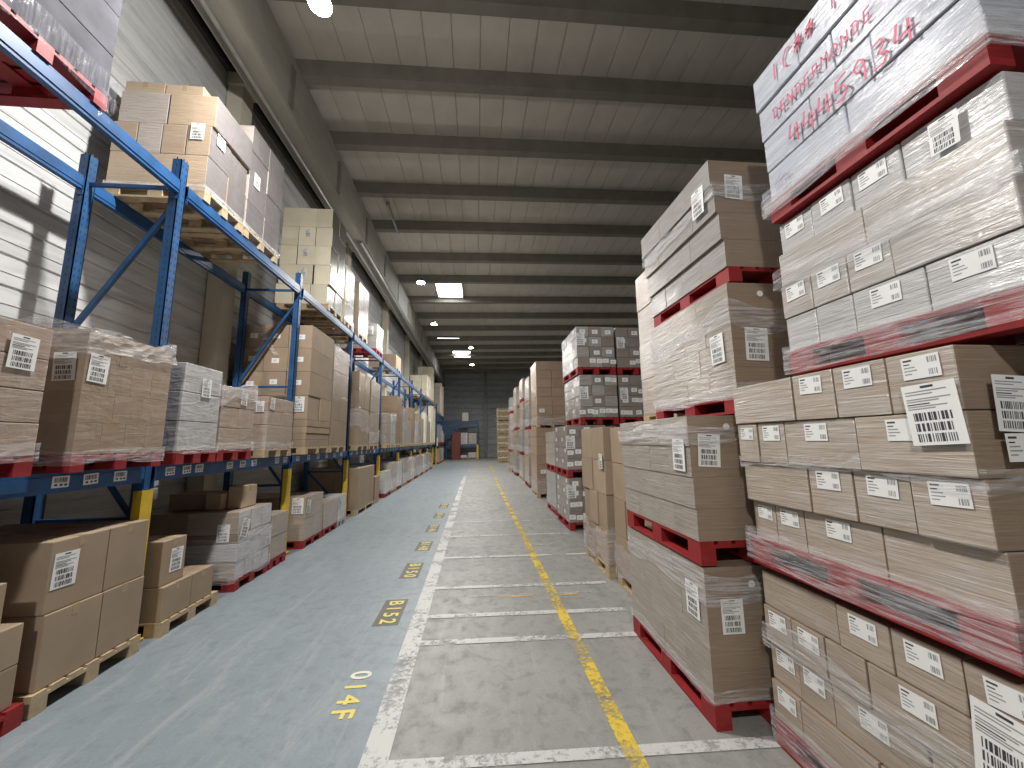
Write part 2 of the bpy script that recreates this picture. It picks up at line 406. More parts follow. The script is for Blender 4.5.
for y, m, xe in ((2.36, P_WH, 1.7), (3.62, P_WH, 1.55), (4.12, P_WH, 1.5), (4.86, P_WH, 1.55), (6.04, P_WH, 1.65), (6.62, P_WH2, 1.65), (7.33, P_WH, 1.7), (8.56, P_WH, 1.7),
              (9.88, P_WH2, 1.7), (11.1, P_WH2, 1.7), (12.4, P_WH2, 1.7), (13.7, P_WH2, 1.7), (15.0, P_WH2, 1.7), (16.3, P_WH2, 1.7)):
    stripe('white_bay_line', -.48, xe, y - .04, y + .04, m, .005, -.07)
stripe('white_bay_line', -.4, 1.3, 4.56, 4.6, P_WH2, .005, -.05)
stripe('yellow_bay_line', .25, 1.12, 4.50, 4.54, P_YE2, .0045, -.03)
P_NUM = paint_mat('worn_yellow_numeral', (.74, .62, .14), .66, 26); P_NUMW = paint_mat('worn_white_numeral', (.70, .70, .60), .74, 26); P_BLK = paint_mat('dark_numeral_ground', (.13, .13, .10), .80, 14)
def glyph(ch, size, m, parent, loc):
    cu = bpy.data.curves.new('g', 'FONT'); cu.body = ch; cu.size = size; cu.offset = .004; cu.align_x = 'CENTER'; cu.align_y = 'CENTER'; cu.extrude = .0006
    t = bpy.data.objects.new('g', cu); COL.objects.link(t); bpy.context.view_layer.update()
    me = bpy.data.meshes.new_from_object(t.evaluated_get(bpy.context.evaluated_depsgraph_get())); bpy.data.objects.remove(t); bpy.data.curves.remove(cu)
    me.materials.clear(); me.materials.append(m)
    return obj('bay_number', me, parent, loc, (0, 0, -PI / 2))
P_BLK = paint_mat('dark_numeral_ground', (.10, .10, .08), .66, 14)
for txt, y1, y0, blk in (('014F', 3.28, 2.73, 0), ('B152', 4.57, 4.0, 1), ('B150', 5.85, 5.26, 1), ('B148', 7.03, 6.5, 1), ('B146', 8.35, 7.75, 1), ('B144', 9.7, 9.1, 1), ('B142', 11.0, 10.4, 1)):
    if blk: MB().quad([(-.97, y0 - .02, .0028), (-.73, y0 - .02, .0028), (-.73, y1 + .02, .0028), (-.97, y1 + .02, .0028)]).build('number_ground', P_BLK, fl)
    for i, ch in enumerate(txt):
        st = (y1 - y0) / 4
        glyph(ch, .205, P_NUMW if (ch == '0' and not blk) else P_NUM, fl, (-.85, y1 - st * (i + .5), .0045))

# cladding wall on the left, profiled in geometry ------------------
def clad_mat(name, rgb, rgb2):
    m, nt, b = new_mat(name); v = mapping(nt, (.3, .12, 1.5), rnd=False)
    c = ramp(nt, noise(nt, v, 3, 5), [(.3, rgb), (.7, rgb2)])
    d = noise(nt, mapping(nt, (1, .35, 3.2), rnd=False), 1.6, 6, .7, .6)
    c = mixc(nt, ramp(nt, d, [(.45, g3(0)), (.7, g3(.55))]), c, tuple(q * .42 for q in rgb))
    nt.links.new(c, b.inputs['Base Color']); setin(b, Roughness=.5); return m
M_CLAD = clad_mat('pale_cladding', (.54, .55, .55), (.66, .67, .67)); M_CLADE = clad_mat('grey_cladding', (.24, .26, .25), (.32, .335, .32))
def cladding(axis, c0, a0, a1, z0, z1, pitch, mat, name, sign, gd=.018):
    prof = []; z = z0
    while z < z1 - .01:                               # trapezoid tray: flat, seam groove, small rib
        p = min(pitch, z1 - z)
        for dz, d in ((0, -gd), (.012 + gd * .3, -gd), (.02 + gd * .5, 0), (p * .47, 0), (p * .48, .007), (p * .52, .007), (p * .53, 0), (p - .008, 0)): prof.append((d, z + dz))
        z += p
    prof.append((-gd, z1)); mb = MB(); n = len(prof)
    for a in (a0, a1):
        for d, z in prof: mb.v.append((c0 + sign * d, a, z) if axis == 'x' else (a, c0 + sign * d, z))
        for d, z in (prof[-1], prof[0]): mb.v.append((c0 - sign * .08, a, z) if axis == 'x' else (a, c0 - sign * .08, z))
    t = n + 2
    for i in range(t): j = (i + 1) % t; mb.f.append((i, j, t + j, t + i)); mb.m.append(0)
    mb.f.append(tuple(range(t))); mb.m.append(0); mb.f.append(tuple(range(t, 2 * t))); mb.m.append(0)
    return struct(mb.build(name, mat))
cladding('x', XL, -8, YE, 0, 8.02, .285, M_CLAD, 'wall_left', 1)
struct(MB().box(XL - .1, XL + .06, -8, YE, 8.02, 8.10).build('trim_1', M_METAL))
struct(MB().box(XL - .12, XL - .02, -8, YE, 8.10, 9.4).build('wall_left_upper', M_BLACK))  # upper wall lying in shade, drawn as a black strip
cladding('y', YE, -6, 16, 0, 9.4, .62, M_CLADE, 'wall_back', -1, .06)
struct(MB().box(.86, 1.16, YE - .25, YE - .02, 0, 9.2).build('wall_back_post', M_METAL))
M_WALLR = simple('plain_wall_paint', (.42, .42, .40), .7)
struct(MB().box(16, 16.2, -8, YE, 0, 9.4).build('wall_right', M_WALLR))

def conc(name, a, b_):
    m, nt, b = new_mat(name); v = mapping(nt, (1, .5, 1), rnd=False)
    nt.links.new(ramp(nt, noise(nt, v, 2.2, 6, .65), [(.3, a), (.7, b_)]), b.inputs['Base Color']); setin(b, Roughness=.75); return m
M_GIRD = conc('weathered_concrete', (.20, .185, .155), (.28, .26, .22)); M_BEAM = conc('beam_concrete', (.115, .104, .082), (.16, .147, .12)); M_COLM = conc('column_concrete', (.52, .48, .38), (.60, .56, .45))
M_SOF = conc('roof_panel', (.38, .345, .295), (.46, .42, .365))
# girder along the wall, with its lower flange and stiffener plates
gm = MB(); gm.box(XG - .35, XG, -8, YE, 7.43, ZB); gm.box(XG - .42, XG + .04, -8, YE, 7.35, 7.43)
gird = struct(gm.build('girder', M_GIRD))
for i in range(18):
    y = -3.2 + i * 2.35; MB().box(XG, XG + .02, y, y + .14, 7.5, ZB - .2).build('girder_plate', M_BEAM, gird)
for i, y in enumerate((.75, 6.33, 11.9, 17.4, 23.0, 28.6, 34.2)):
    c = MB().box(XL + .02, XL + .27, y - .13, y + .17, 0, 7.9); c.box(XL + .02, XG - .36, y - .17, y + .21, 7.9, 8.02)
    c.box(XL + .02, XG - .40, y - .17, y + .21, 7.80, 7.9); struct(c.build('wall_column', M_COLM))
# roof: panels with ribs, tilted beams
roof = bpy.data.objects.new('ceiling', None)
def tilt(x): return x * math.tan(PITCH)
mb = MB(); xr = -3.6
BY = [y * 1.281 for y in (-1.6, -.4, .75, 1.9, 3.0, 4.06, 5.17, 6.48, 7.84, 9.27, 10.92, 12.47, 14.4, 16.3, 18.2, 20.1, 22.0, 23.9, 25.8, 27.7, 29.6, 31.4)]
prof = []; x = -4.4
while x < 16:
    for dx, d in ((0, .0), (.47, 0), (.478, .02), (.492, .02)): prof.append((x + dx, ZB + .30 + d + tilt(x + dx)))
    x += .5
n = len(prof)
for y in (-8, YE + .2):
    for px_, z in prof: mb.v.append((px_, y, z))
    mb.v += [(prof[-1][0], y, prof[-1][1] + .15), (prof[0][0], y, prof[0][1] + .15)]
t = n + 2
for i in range(t): j = (i + 1) % t; mb.f.append((i, j, t + j, t + i)); mb.m.append(0)
mb.f.append(tuple(range(t))); mb.m.append(0); mb.f.append(tuple(range(t, 2 * t))); mb.m.append(0)
bpy.data.objects.remove(roof)
struct(mb.build('ceiling', M_SOF))
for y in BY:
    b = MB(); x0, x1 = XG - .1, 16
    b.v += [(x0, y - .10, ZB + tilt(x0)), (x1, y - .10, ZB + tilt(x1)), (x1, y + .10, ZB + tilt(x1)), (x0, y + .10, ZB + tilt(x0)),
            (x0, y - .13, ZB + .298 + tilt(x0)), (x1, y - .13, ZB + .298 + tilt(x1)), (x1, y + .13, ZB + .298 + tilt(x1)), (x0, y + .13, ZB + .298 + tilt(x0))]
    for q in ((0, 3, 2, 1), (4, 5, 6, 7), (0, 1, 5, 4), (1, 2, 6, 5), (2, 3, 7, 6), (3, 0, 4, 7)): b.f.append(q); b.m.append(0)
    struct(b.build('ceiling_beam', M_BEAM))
# pipes along the girder foot
t = MB().tube((-3.48, -8, 7.30), (-3.48, 39.8, 7.30), .032, 12)
for i in range(17): y = -4 + i * 2.6; t.box(-3.50, -3.46, y, y + .04, 7.29, 7.36)
tag(t.build('service_pipe', M_PIPE), 'long galvanised pipe hung under the concrete girder on the left', 'pipe')
t = MB().tube((-3.24, 10.5, 7.29), (-3.24, 39.8, 7.29), .045, 12)
for i in range(11): y = 11 + i * 2.6; t.box(-3.26, -3.22, y, y + .04, 7.29, 7.36)
tag(t.build('drain_pipe', M_PIPE), 'pale pipe along the far half of the girder foot', 'pipe')

# lamps and skylights ----------------------------------------------
def emit(name, rgb, s):
    m = bpy.data.materials.new(name); m.use_nodes = True; nt = m.node_tree; nt.nodes.clear()
    e = N(nt, 'ShaderNodeEmission'); e.inputs[0].default_value = (*rgb, 1); e.inputs[1].default_value = s
    o = N(nt, 'ShaderNodeOutputMaterial'); nt.links.new(e.outputs[0], o.inputs[0]); return m
M_LED = emit('lit_lamp_lens', (1, .95, .86), 40); M_SKYL = emit('bright_skylight', (.95, .98, 1), 8)
def lamp_light(x, y, z, watt, size=.5, col=(1, .975, .935), parent=None):
    l = bpy.data.lights.new('lamp_light', 'AREA'); l.shape = 'DISK'; l.size = size; l.energy = watt; l.color = col; l.spread = PI
    o = bpy.data.objects.new('lamp_light', l); COL.objects.link(o); o.location = (x, y, z)
    if parent: o.parent = parent
    return o
def bulb_light(x, y, z, watt, parent=None):
    l = bpy.data.lights.new('lamp_light', 'POINT'); l.shadow_soft_size = .09; l.energy = watt; l.color = (1, .975, .935)
    o = bpy.data.objects.new('lamp_light', l); COL.objects.link(o); o.location = (x, y, z)
    if parent: o.parent = parent
LW = 300
def lamp(label, x, y, watt=LW, up=.3, drop=2.19):
    z = 6.3; drop = ZB + tilt(x) - z
    t = thing('high_bay_lamp', label, 'ceiling lamp', (x, y, z), 0, 'round high bay lamps')
    m = MB().tube((0, 0, .015), (0, 0, .07), .125, 20, 0, .11); m.tube((0, 0, .07), (0, 0, .13), .11, 20, 0, .05); m.build('housing', M_METAL, t)
    MB().tube((0, 0, 0), (0, 0, .014), .115, 20).build('lens', M_LED, t)
    MB().tube((0, 0, .13), (0, 0, drop + .1), .004, 6).build('hanger', M_METAL, t)
    lamp_light(0, 0, -.02, watt * .95, .22, parent=t)
    bulb_light(0, 0, -.10, watt * up, t)
lamp('glowing round lamp near the top edge of the photo', -1.65, 3.63, LW * .9, .75)
lamp('round lamp glowing just left of the nearer skylight', -1.606, 10.92, LW * .6, .6)
lamp('round lamp beside the wall above the far left rack', -1.66, 15.0, LW * .5, .6)
lamp('round lamp over the aisle just before the farther skylight', -.252, 18.9, LW * .55, .2)
lamp('last round lamp over the aisle near the end wall', -.243, 23.2, LW * .55, .2)
for x, y in ((-1.65, -3.6),): lamp_light(x, y, 6.3, LW * 1.0); bulb_light(x, y, 6.2, LW)      # unseen fill lamp added behind the camera, in line with the left row
for y in (18, 25, 32): lamp_light(8.6, y, 6.3, LW * .6)  # unseen fill row added in the next aisle, behind the tall stacks
lamp_light(-.25, 31, 6.3, LW * .6)      # one more unseen light added over the far end of the aisle
for i, (x0, x1, y0, y1, lb) in enumerate(((-1.80, -.65, 16.5, 18.2, 'bright rectangular skylight in the roof above the aisle, the nearer one'), (-1.83, -.47, 29.6, 31.9, 'bright rectangular skylight in the roof, the one close to the end wall'))):
    zt = ZB + .30 + tilt((x0 + x1) / 2)
    t = thing('skylight', lb, 'skylight', ((x0 + x1) / 2, (y0 + y1) / 2, zt))
    w, d = (x1 - x0) / 2, (y1 - y0) / 2
    MB().box(-w, w, -d, d, -.06, -.04).build('pane', M_SKYL, t)
    f = MB(); f.box(-w - .06, w + .06, -d - .06, -d, -.12, .03); f.box(-w - .06, w + .06, d, d + .06, -.12, .03); f.box(-w - .06, -w, -d, d, -.12, .03); f.box(w, w + .06, -d, d, -.12, .03)
    f.build('frame', M_SOF, t)
    l = lamp_light(0, 0, -.1, 120, 1.2, (.92, .97, 1), t)
def tube_lamp(label, x, y, lit, L=1.2, rz=0):
    z = ZB - .22 + tilt(x)
    t = thing('tube_lamp', label, 'ceiling lamp', (x, y, z), rz)
    MB().box(-.04, .04, -L / 2, L / 2, .03, .07).build('batten', M_METAL, t)
    MB().tube((0, -L / 2 + .03, .012), (0, L / 2 - .03, .012), .02, 10).build('tube', emit('lit_tube', (1, .98, .93), 3) if lit else M_PIPE, t)
    h = MB()
    for s in (-1, 1): h.box(-.01, .01, s * L * .35 - .01, s * L * .35 + .01, .07, .24)
    h.build('hanger', M_METAL, t)
tube_lamp('unlit tube lamp hanging lengthwise below the roof on the left', -2.46, 10.9, False, 1.55)
tube_lamp('lit tube lamp hanging crosswise between two far roof beams', -1.77, 24.3, True, 1.45, PI / 2)

# ================================================================== THE RACKS
def post(mb, x, y, z0, z1, mi=0):
    w, d = .095, .085                               # open channel with slots
    mb.box(x - d / 2, x + d / 2, y - w / 2, y - w / 2 + .008, z0, z1, mi); mb.box(x - d / 2, x + d / 2, y + w / 2 - .008, y + w / 2, z0, z1, mi)
    mb.box(x + d / 2 - .008, x + d / 2, y - w / 2, y + w / 2, z0, z1, mi)
    return mb
def slots(x, y, z0, z1):
    mb = MB(); z = z0 + .05
    while z < z1:
        for s in (-.022, .022): mb.box(x + .0425, x + .0435, y + s - .007, y + s + .007, z, z + .026)
        mb.box(x - .006, x + .006, y - .0485, y - .0475, z, z + .026)
        z += .075
    return mb
def rack(label, ys, x_front, x_back, top, beams, tags=True, detail_n=4):
    t = thing('pallet_rack', label, 'pallet rack', (x_front, ys[0], 0))
    dx = x_back - x_front
    for i, y in enumerate(ys):
        y -= ys[0]
        for xx, nm in ((0, 'post'), (dx, 'post')):
            p = post(MB(), xx, y, 0, top).build(nm, M_BLUE, t)
            if i < detail_n: slots(xx, y, 1.6, top).build('slots', M_BLACK, p)
            MB().box(xx - .07, xx + .07, y - .07, y + .07, 0, .01).build('foot_plate', M_BLUE, p)
        br = MB(); a = min(0, dx) + .04; b = max(0, dx) - .04
        for z in (.25, 1.05, 2.15, 4.28): br.bar((a, y, z), (b, y, z), .035, .03, (0, 1, 0))
        for z0, z1 in ((.25, 1.05), (1.05, 2.1)): br.bar((b, y, z0), (a, y, z1), .035, .03, (0, 1, 0))
        br.bar((a, y, 2.72), (b, y, 4.05), .04, .035, (0, 1, 0)); br.bar((a, y, 2.62), (b, y, 2.62), .035, .03, (0, 1, 0)); br.bar((b, y, 2.2), (a, y, 2.6), .035, .03, (0, 1, 0))
        br.build('frame_brace', M_BLUE, t)
        g = MB()                                      # yellow corner guard
        g.box(.050, .062, y - .062, y + .062, .01, 1.30); g.box(-.01, .050, y - .062, y - .050, .01, 1.30); g.box(-.01, .050, y + .050, y + .062, .01, 1.30)
        g.box(-.05, .10, y - .10, y + .10, .01, .022)
        g.build('post_guard', M_YEL, t)
    for i in range(len(ys) - 1):
        a, b = ys[i] - ys[0] + .05, ys[i + 1] - ys[0] - .05
        for z0, z1 in beams:
            for xx in (.03, dx):
                m = MB(); m.box(xx - .025, xx + .025, a, b, z0, z1); m.box(xx - .018, xx + .032, a, b, z0 + .03, z1 - .03)
                for e in (a, b - .006): m.box(xx - .028, xx + .036, e, e + .006, z0 - .06, z1)
                bm_ = m.build('shelf_beam', M_BLUE, t)
                if xx > 0 and tags and z0 < 2:
                    ty = {0: (), 1: (2.1, 2.5, 3.11, 3.33, 3.58), 2: (4.11, 4.33, 4.51, 5.03, 5.29, 5.55, 6.15, 6.4)}.get(i, [ys[i] + .25 + .42 * q for q in range(6)])
                    for q, yy in enumerate(ty):
                        put_label(bm_, 'b%d' % ((q + i) % 5), 'R', (xx + .034, yy - ys[0], (z0 + z1) / 2 + .005), R.uniform(-.05, .05), .9, 'location_tag')
    return t
YS = [-1.65, 1.12, 3.88, 6.58, 9.40, 12.40, 15.4, 18.4, 21.4, 24.4, 27.4]
LO, UP = (1.375, 1.518), (4.20, 4.34)
rack('long blue pallet rack with yellow post guards along the left wall', YS, -3.02, -3.87, 4.58, (LO, UP))
rk2 = rack('farther blue pallet rack on the left, beyond the gap', [29.9, 32.9, 35.9], -3.02, -3.87, 4.58, (LO, (3.72, 3.86)), False, 0)
MB().box(.1, .14, -.4, .0, 1.35, 2.0).build('rack_sign', M_PAPER, rk2, (0, -.1, 0))['label'] = 'white sign plate on the rack end'

# ================================================================== STACKS ON THE RIGHT (aisle face is -X)
P5 = [.2, .2, .2, .2, .4]; Q5 = [.4, .4, .2, .2]; P4 = [.4, .2, .2, .4]
def end_labels(lens, every=True):
    """shipping cartons: end faces carry a carton label, long faces none"""
    pass
def labA(rows):
    def f(ci, yi, ny, xi, nx):
        r = rows[ci % len(rows)]
        return ('c%d' % ((ci * 3 + yi) % 5) if r[yi % len(r)] == '1' else '')
    return f
# near stack A, four wrapped loads
load('brown wrapped load on the floor at right edge, lowest of the nearest stack', 1.68, 2.68, 1.08, 2.28, 0,
     [(.2, [.2, .2, .2, .4, .2], .0), (.2, [.4, .4, .2, .2], .012), (.2, [.2, .4, .2, .2, .2], -.004), (.19, [.2, .2, .2, .4], .006)], M_FRONT, 'L', 'red', top=.925, amat=M_BR,
     lab=labA(['11101', '0111', '11011', '1110']), nx=3, ship=[('L', 1.22, .70, 1.15, .08, 's1', .004)],
     film=[(.02, .20, dict(ragged=.01, amp=.006)), (.50, .64, dict(ragged=.05))])
load('brown shiny wrapped load with big torn barcode sheets, at eye height right edge', 1.655, 2.66, 1.14, 2.29, .965,
     [(.225, [.4, .4, .2, .18], .03), (.235, [.2, .2, .2, .4], .0), (.235, [.4, .4, .2, .17], -.022), (.235, [.2, .2, .2, .4], -.03)], M_FRONT, 'L', 'red', top=2.01, amat=M_BRL,
     lab=labA(['0111', '1110', '1111', '1110']), nx=3,
     ship=[('L', 1.225, 1.775, (1.12, 1, 1.05), -.06, 's2', .029), ('F', 1.775, 1.80, .9, .05, 's0', .02), ('F', 1.79, 1.655, .9, .0, 'c1', .018)],
     film=[(.985, 1.17, dict(ragged=.008, amp=.005, off=.02)), (1.53, 1.60, dict(ragged=.03, off=.014))])
load('grey filmed load, third level of the nearest stack, below the handwritten one', 1.75, 2.75, .98, 1.96, 2.04,
     [(.2, [.3, .3, .2, .2], .0), (.2, [.4, .2, .2, .2], -.01), (.2, [.5, .5], .0), (.2, [.3, .2, .2, .2], .03)], M_GW, 'L', 'red', ph=.13, top=2.93,
     lab=labA(['1100', '0111', '00', '0111']), nx=3, mats=[M_GW, M_GWB, M_GWB], ship=[('L', 1.15, 2.832, .62, .05, 's3', -.026)],
     film=[(2.05, 2.20, dict(ragged=.01, off=.02)), (2.52, 2.62, dict(ragged=.03, off=.025))])
A3 = load('blue-white filmed load with red handwriting, top of the nearest stack', 1.74, 2.74, .98, 1.96, 2.945,
     [(.21, [.5, .5], .012), (.21, [.34, .33, .33], .0), (.21, [.5, .5], -.008), (.22, [.34, .33, .33], -.02)], M_BL, 'L', 'red', ph=.125, top=3.88, nx=3,
     film=[(2.99, 3.14, dict(ragged=.012, off=.02)), (3.00, 3.10, dict(ragged=.02, off=.028))])
STROKES = {
 'I': [[(.2, 0), (.25, 1)]], 'C': [[(.75, .9), (.4, 1), (.1, .6), (.12, .15), (.45, 0)]], 'D': [[(.2, 0), (.15, 1)], [(-.05, .95), (.45, 1), (.75, .6), (.6, .15), (.1, 0)]],
 'E': [[(.7, 1), (.15, .95), (.1, 0), (.75, .05)], [(.12, .5), (.6, .52)]], 'N': [[(.05, 0), (.1, 1), (.65, 0), (.72, 1)]],
 'R': [[(.1, 0), (.12, 1), (.6, .95), (.62, .6), (.15, .48), (.75, 0)]], 'M': [[(.0, 0), (.12, 1), (.4, .45), (.7, 1), (.85, 0)]],
 'O': [[(.4, 1), (.1, .7), (.12, .2), (.4, 0), (.7, .25), (.72, .75), (.4, 1)]], 'T': [[(.4, 0), (.42, 1)], [(0, .95), (.85, 1)]],
 '4': [[(.2, 1), (.05, .38), (.8, .5)], [(.62, .85), (.6, 0)]], '5': [[(.75, 1), (.2, .95), (.12, .55), (.5, .62), (.72, .32), (.45, .03), (.05, .1)]],
 '9': [[(.62, .62), (.3, .5), (.15, .75), (.4, 1), (.62, .85), (.66, .5), (.6, 0)]], '3': [[(.1, .95), (.5, 1), (.65, .78), (.3, .55), (.68, .35), (.5, .02), (.05, .08)]],
 '#': [[(.1, .2), (.6, .9), (.2, .7), (.7, .3), (.15, .5), (.75, .6), (.3, .1), (.65, .95)]], 'L': [[(.1, 1), (.12, 0), (.6, .05)]], 'P': [[(.1, 0), (.12, 1), (.6, .9), (.55, .5), (.12, .45)]],
 '@': [[(.5, 1), (.15, .85), (0, .5), (.15, .12), (.5, 0), (.85, .15), (1, .5), (.85, .88), (.5, 1)]]}
def write(parent, txt, y_left, z, h, pitch, m, w, x, rise=0):
    for i, ch in enumerate(txt):
        if ch == ' ': continue
        mb = MB()
        for st in STROKES[ch]:
            for (a, b), (c, d) in zip(st, st[1:]):
                sc = h * .8
                p = (x, y_left - i * pitch - a * sc, z + i * rise + b * h); q = (x, y_left - i * pitch - c * sc, z + i * rise + d * h)
                mb.bar(p, q, w, .002, (1, 0, 0))
        mb.build('handwriting', m, parent)
cxA, cyA, bA = 2.24, 1.47, 2.945
write(A3, 'IC##', 1.80 - cyA, 3.73 - bA, .10, .072, M_RINK, .007, -.530); write(A3, 'T', 1.45 - cyA, 3.74 - bA, .09, .1, M_RINK, .008, -.530)
write(A3, 'DENDERMONDE', 1.84 - cyA, 3.525 - bA, .060, .0525, M_RINK, .006, -.518, -.001)
write(A3, '4445934', 1.765 - cyA, 3.285 - bA, .12, .090, M_RINK, .009, -.512, -.004)
write(A3, '@', 1.905 - cyA, 3.08 - bA, .115, .1, M_VINK, .004, -.500); write(A3, 'LEP', 1.885 - cyA, 3.115 - bA, .05, .028, M_VINK, .003, -.500)

# stack B
c4 = [(.2, [.3, .3, .3, .3]), (.2, [.4, .4, .4]), (.2, [.3, .3, .3, .3]), (.2, [.4, .4, .4])]
load('brown wrapped load on red floor pallet, bottom of the second nearest stack', 1.40, 2.20, 2.40, 3.60, 0, c4, M_FRONT, 'L', 'red', top=.905, jit=.001, gap=.0015, amat=M_SIDE,
     ship=[('L', 2.55, .67, 1.0), ('F', 1.56, .62, .95, 0, 's1')], film=[(.70, .87, dict(ragged=.03, off=.008)), (.14, .22, dict(ragged=.02, off=.008))])
load('brown wrapped load on red pallet, second level of the second nearest stack', 1.39, 2.19, 2.40, 3.58, .915, c4, M_FRONT, 'L', 'red', top=1.845, jit=.001, gap=.0015, amat=M_SIDE, lean=(-.03, 0),
     ship=[('L', 2.53, 1.59, 1.0), ('F', 1.50, 1.62, 1.0, .06, 's2')], film=[(1.68, 1.79, dict(ragged=.04, off=.01, dx=-.03))])
load('wrinkly wrapped load on red pallet, third level of the second nearest stack', 1.735, 2.535, 2.40, 3.58, 1.86, c4, M_FRONT, 'L', 'red', ph=.11, top=2.77, jit=.0015, gap=.0015, amat=M_SIDE,
     ship=[('L', 2.56, 2.33, 1.0), ('F', 1.91, 2.33, 1.1, .04, 's0')], film=[(2.45, 2.60, dict(ragged=.06, off=.012)), (1.95, 2.05, dict(ragged=.02))])
load('tall grey-brown wrapped load on red pallet, top of the second nearest stack', 1.76, 2.54, 2.40, 3.55, 2.78, c4, M_FRONT, 'L', 'red', ph=.11, top=3.71, jit=.0015, gap=.0015, lean=(-.10, 0),
     ship=[('L', 2.56, 3.47, 1.0, .05), ('F', 1.86, 3.50, .9, .06, 's3')], film=[(3.40, 3.50, dict(ragged=.05, off=.012, dx=-.06))], amat=M_GR)
for k, (x, z, lean_) in enumerate(((1.70, .80, 0), (1.63, 1.77, 0), (1.97, 2.69, 0))):
    r = [o for o in COL.objects if o.get('label', '').endswith('of the second nearest stack')][k]
    MB().tube((0, 0, 0), (0, -.002, 0), .022, 16).build('round_sticker', M_PAPER, r, (x - r.location.x, -(3.60 - 2.40) / 2 - .006 + (.01 if k else 0), z - r.location.z))
# stack C and E, tall brown cartons on bare wooden pallets
c1 = [(.42, [.5, .5]), (.42, [.33, .33, .34]), (.42, [.5, .5]), (.42, [.5, .5])]
load('tall brown carton load on bare wooden pallet, third in line at right', 1.69, 2.49, 3.72, 4.76, 0, c1, M_UNW, 'L', 'wood', top=1.84, jit=.014, film=[(.15, .5, dict(ragged=.08, off=.015))])
load('pale brown tall load resting above the third stack, beside the red pallets', 2.02, 2.82, 3.72, 4.50, 1.85, [(.42, [.5, .5]), (.42, [.5, .5]), (.42, [.5, .5]), (.42, [.5, .5])], M_BRL, 'L', 'wood', ph=.12, top=3.70, jit=.006, mats=[M_BRL, M_BR])
load('tall brown carton load on bare wooden pallet with one narrow label, beyond the third stack', 1.625, 2.42, 4.88, 5.90, 0, c1, M_UNW, 'L', 'wood', top=1.86, jit=.014,
     ship=[('L', 4.96, 1.42, .9, 0)], film=[(.15, .55, dict(ragged=.08, off=.015))])
# stack F: many small white stickers
def labF(ci, yi, ny, xi, nx):
    return ('p' if (ci + yi) % 2 else '') + '|' + ('+'.join(['p'] * R.choice((0, 1, 1, 2))))
c5 = [(.2, [.25, .25, .25, .25]), (.2, [.33, .33, .34]), (.2, [.25, .25, .25, .25]), (.2, [.33, .33, .34])]
FK = dict(lab=labF, nx=3, jit=.006)
load('grey sticker-dotted load on red pallet on the floor, beyond the tall brown cartons', 1.77, 2.56, 7.45, 8.58, 0, c5, M_LILAC, 'L', 'red', top=.97, ship=[('F', 1.82, .72, 1.2, 0, 's1'), ('L', 7.6, .7, .9)], **FK)
load('grey sticker-dotted load with red pallet, second level beyond the tall brown cartons', 1.76, 2.55, 7.45, 8.58, .98, c5, M_LILAC, 'L', 'red', top=1.98, ship=[('F', 1.83, 1.65, 1.2, 0, 's2')], **FK)
load('grey sticker-dotted load, third level, left one of the twin stacks', 2.05, 2.83, 7.45, 8.75, 1.99, c5, M_LILAC, 'L', 'red', top=2.99, ship=[('F', 2.14, 2.62, 1.2, 0, 's3')], mats=[M_LILAC, M_GR], **FK)
load('grey sticker-dotted load, fourth level, left one of the twin stacks', 2.03, 2.82, 7.45, 8.80, 3.0, c5, M_LILAC, 'L', 'red', top=3.99, ship=[('F', 2.11, 3.72, 1.2, 0, 's0')], mats=[M_LILAC, M_GR], **FK)
load('grey sticker-dotted load, third level, right one of the twin stacks', 2.87, 3.65, 7.48, 8.75, 1.99, c5, M_LILAC, 'L', 'red', top=2.99, ship=[('F', 2.98, 2.6, 1.1, 0, 's1')], **FK)
load('grey sticker-dotted load, fourth level, right one of the twin stacks', 2.87, 3.67, 7.48, 8.75, 3.0, c5, M_LILAC, 'L', 'red', top=3.99, ship=[('F', 2.96, 3.66, 1.1, 0, 's2')], **FK)
for z, w in ((0, 'floor'), (.98, 'second')):
    load('grey load hidden behind the brown cartons, %s level under the right twin stack' % w, 2.87, 3.65, 7.48, 8.75, z, [(.4, [.5, .5]), (.4, [.5, .5])], M_LILAC, 'L', 'red', top=z + .98, nx=1, detail=False)
c2 = [(.3, [.5, .5]), (.3, [.5, .5]), (.3, [.5, .5])]
load('pale filmed load on the floor just behind the sticker-dotted stack', 1.82, 2.62, 8.95, 10.1, 0, c2, M_GR, 'L', 'red', top=.95, detail=False, film=[(.1, .3, {})])
load('pale filmed load, second level just behind the sticker-dotted stack', 1.82, 2.62, 8.95, 10.1, .96, c2, M_BRL, 'L', 'red', top=1.9, detail=False)
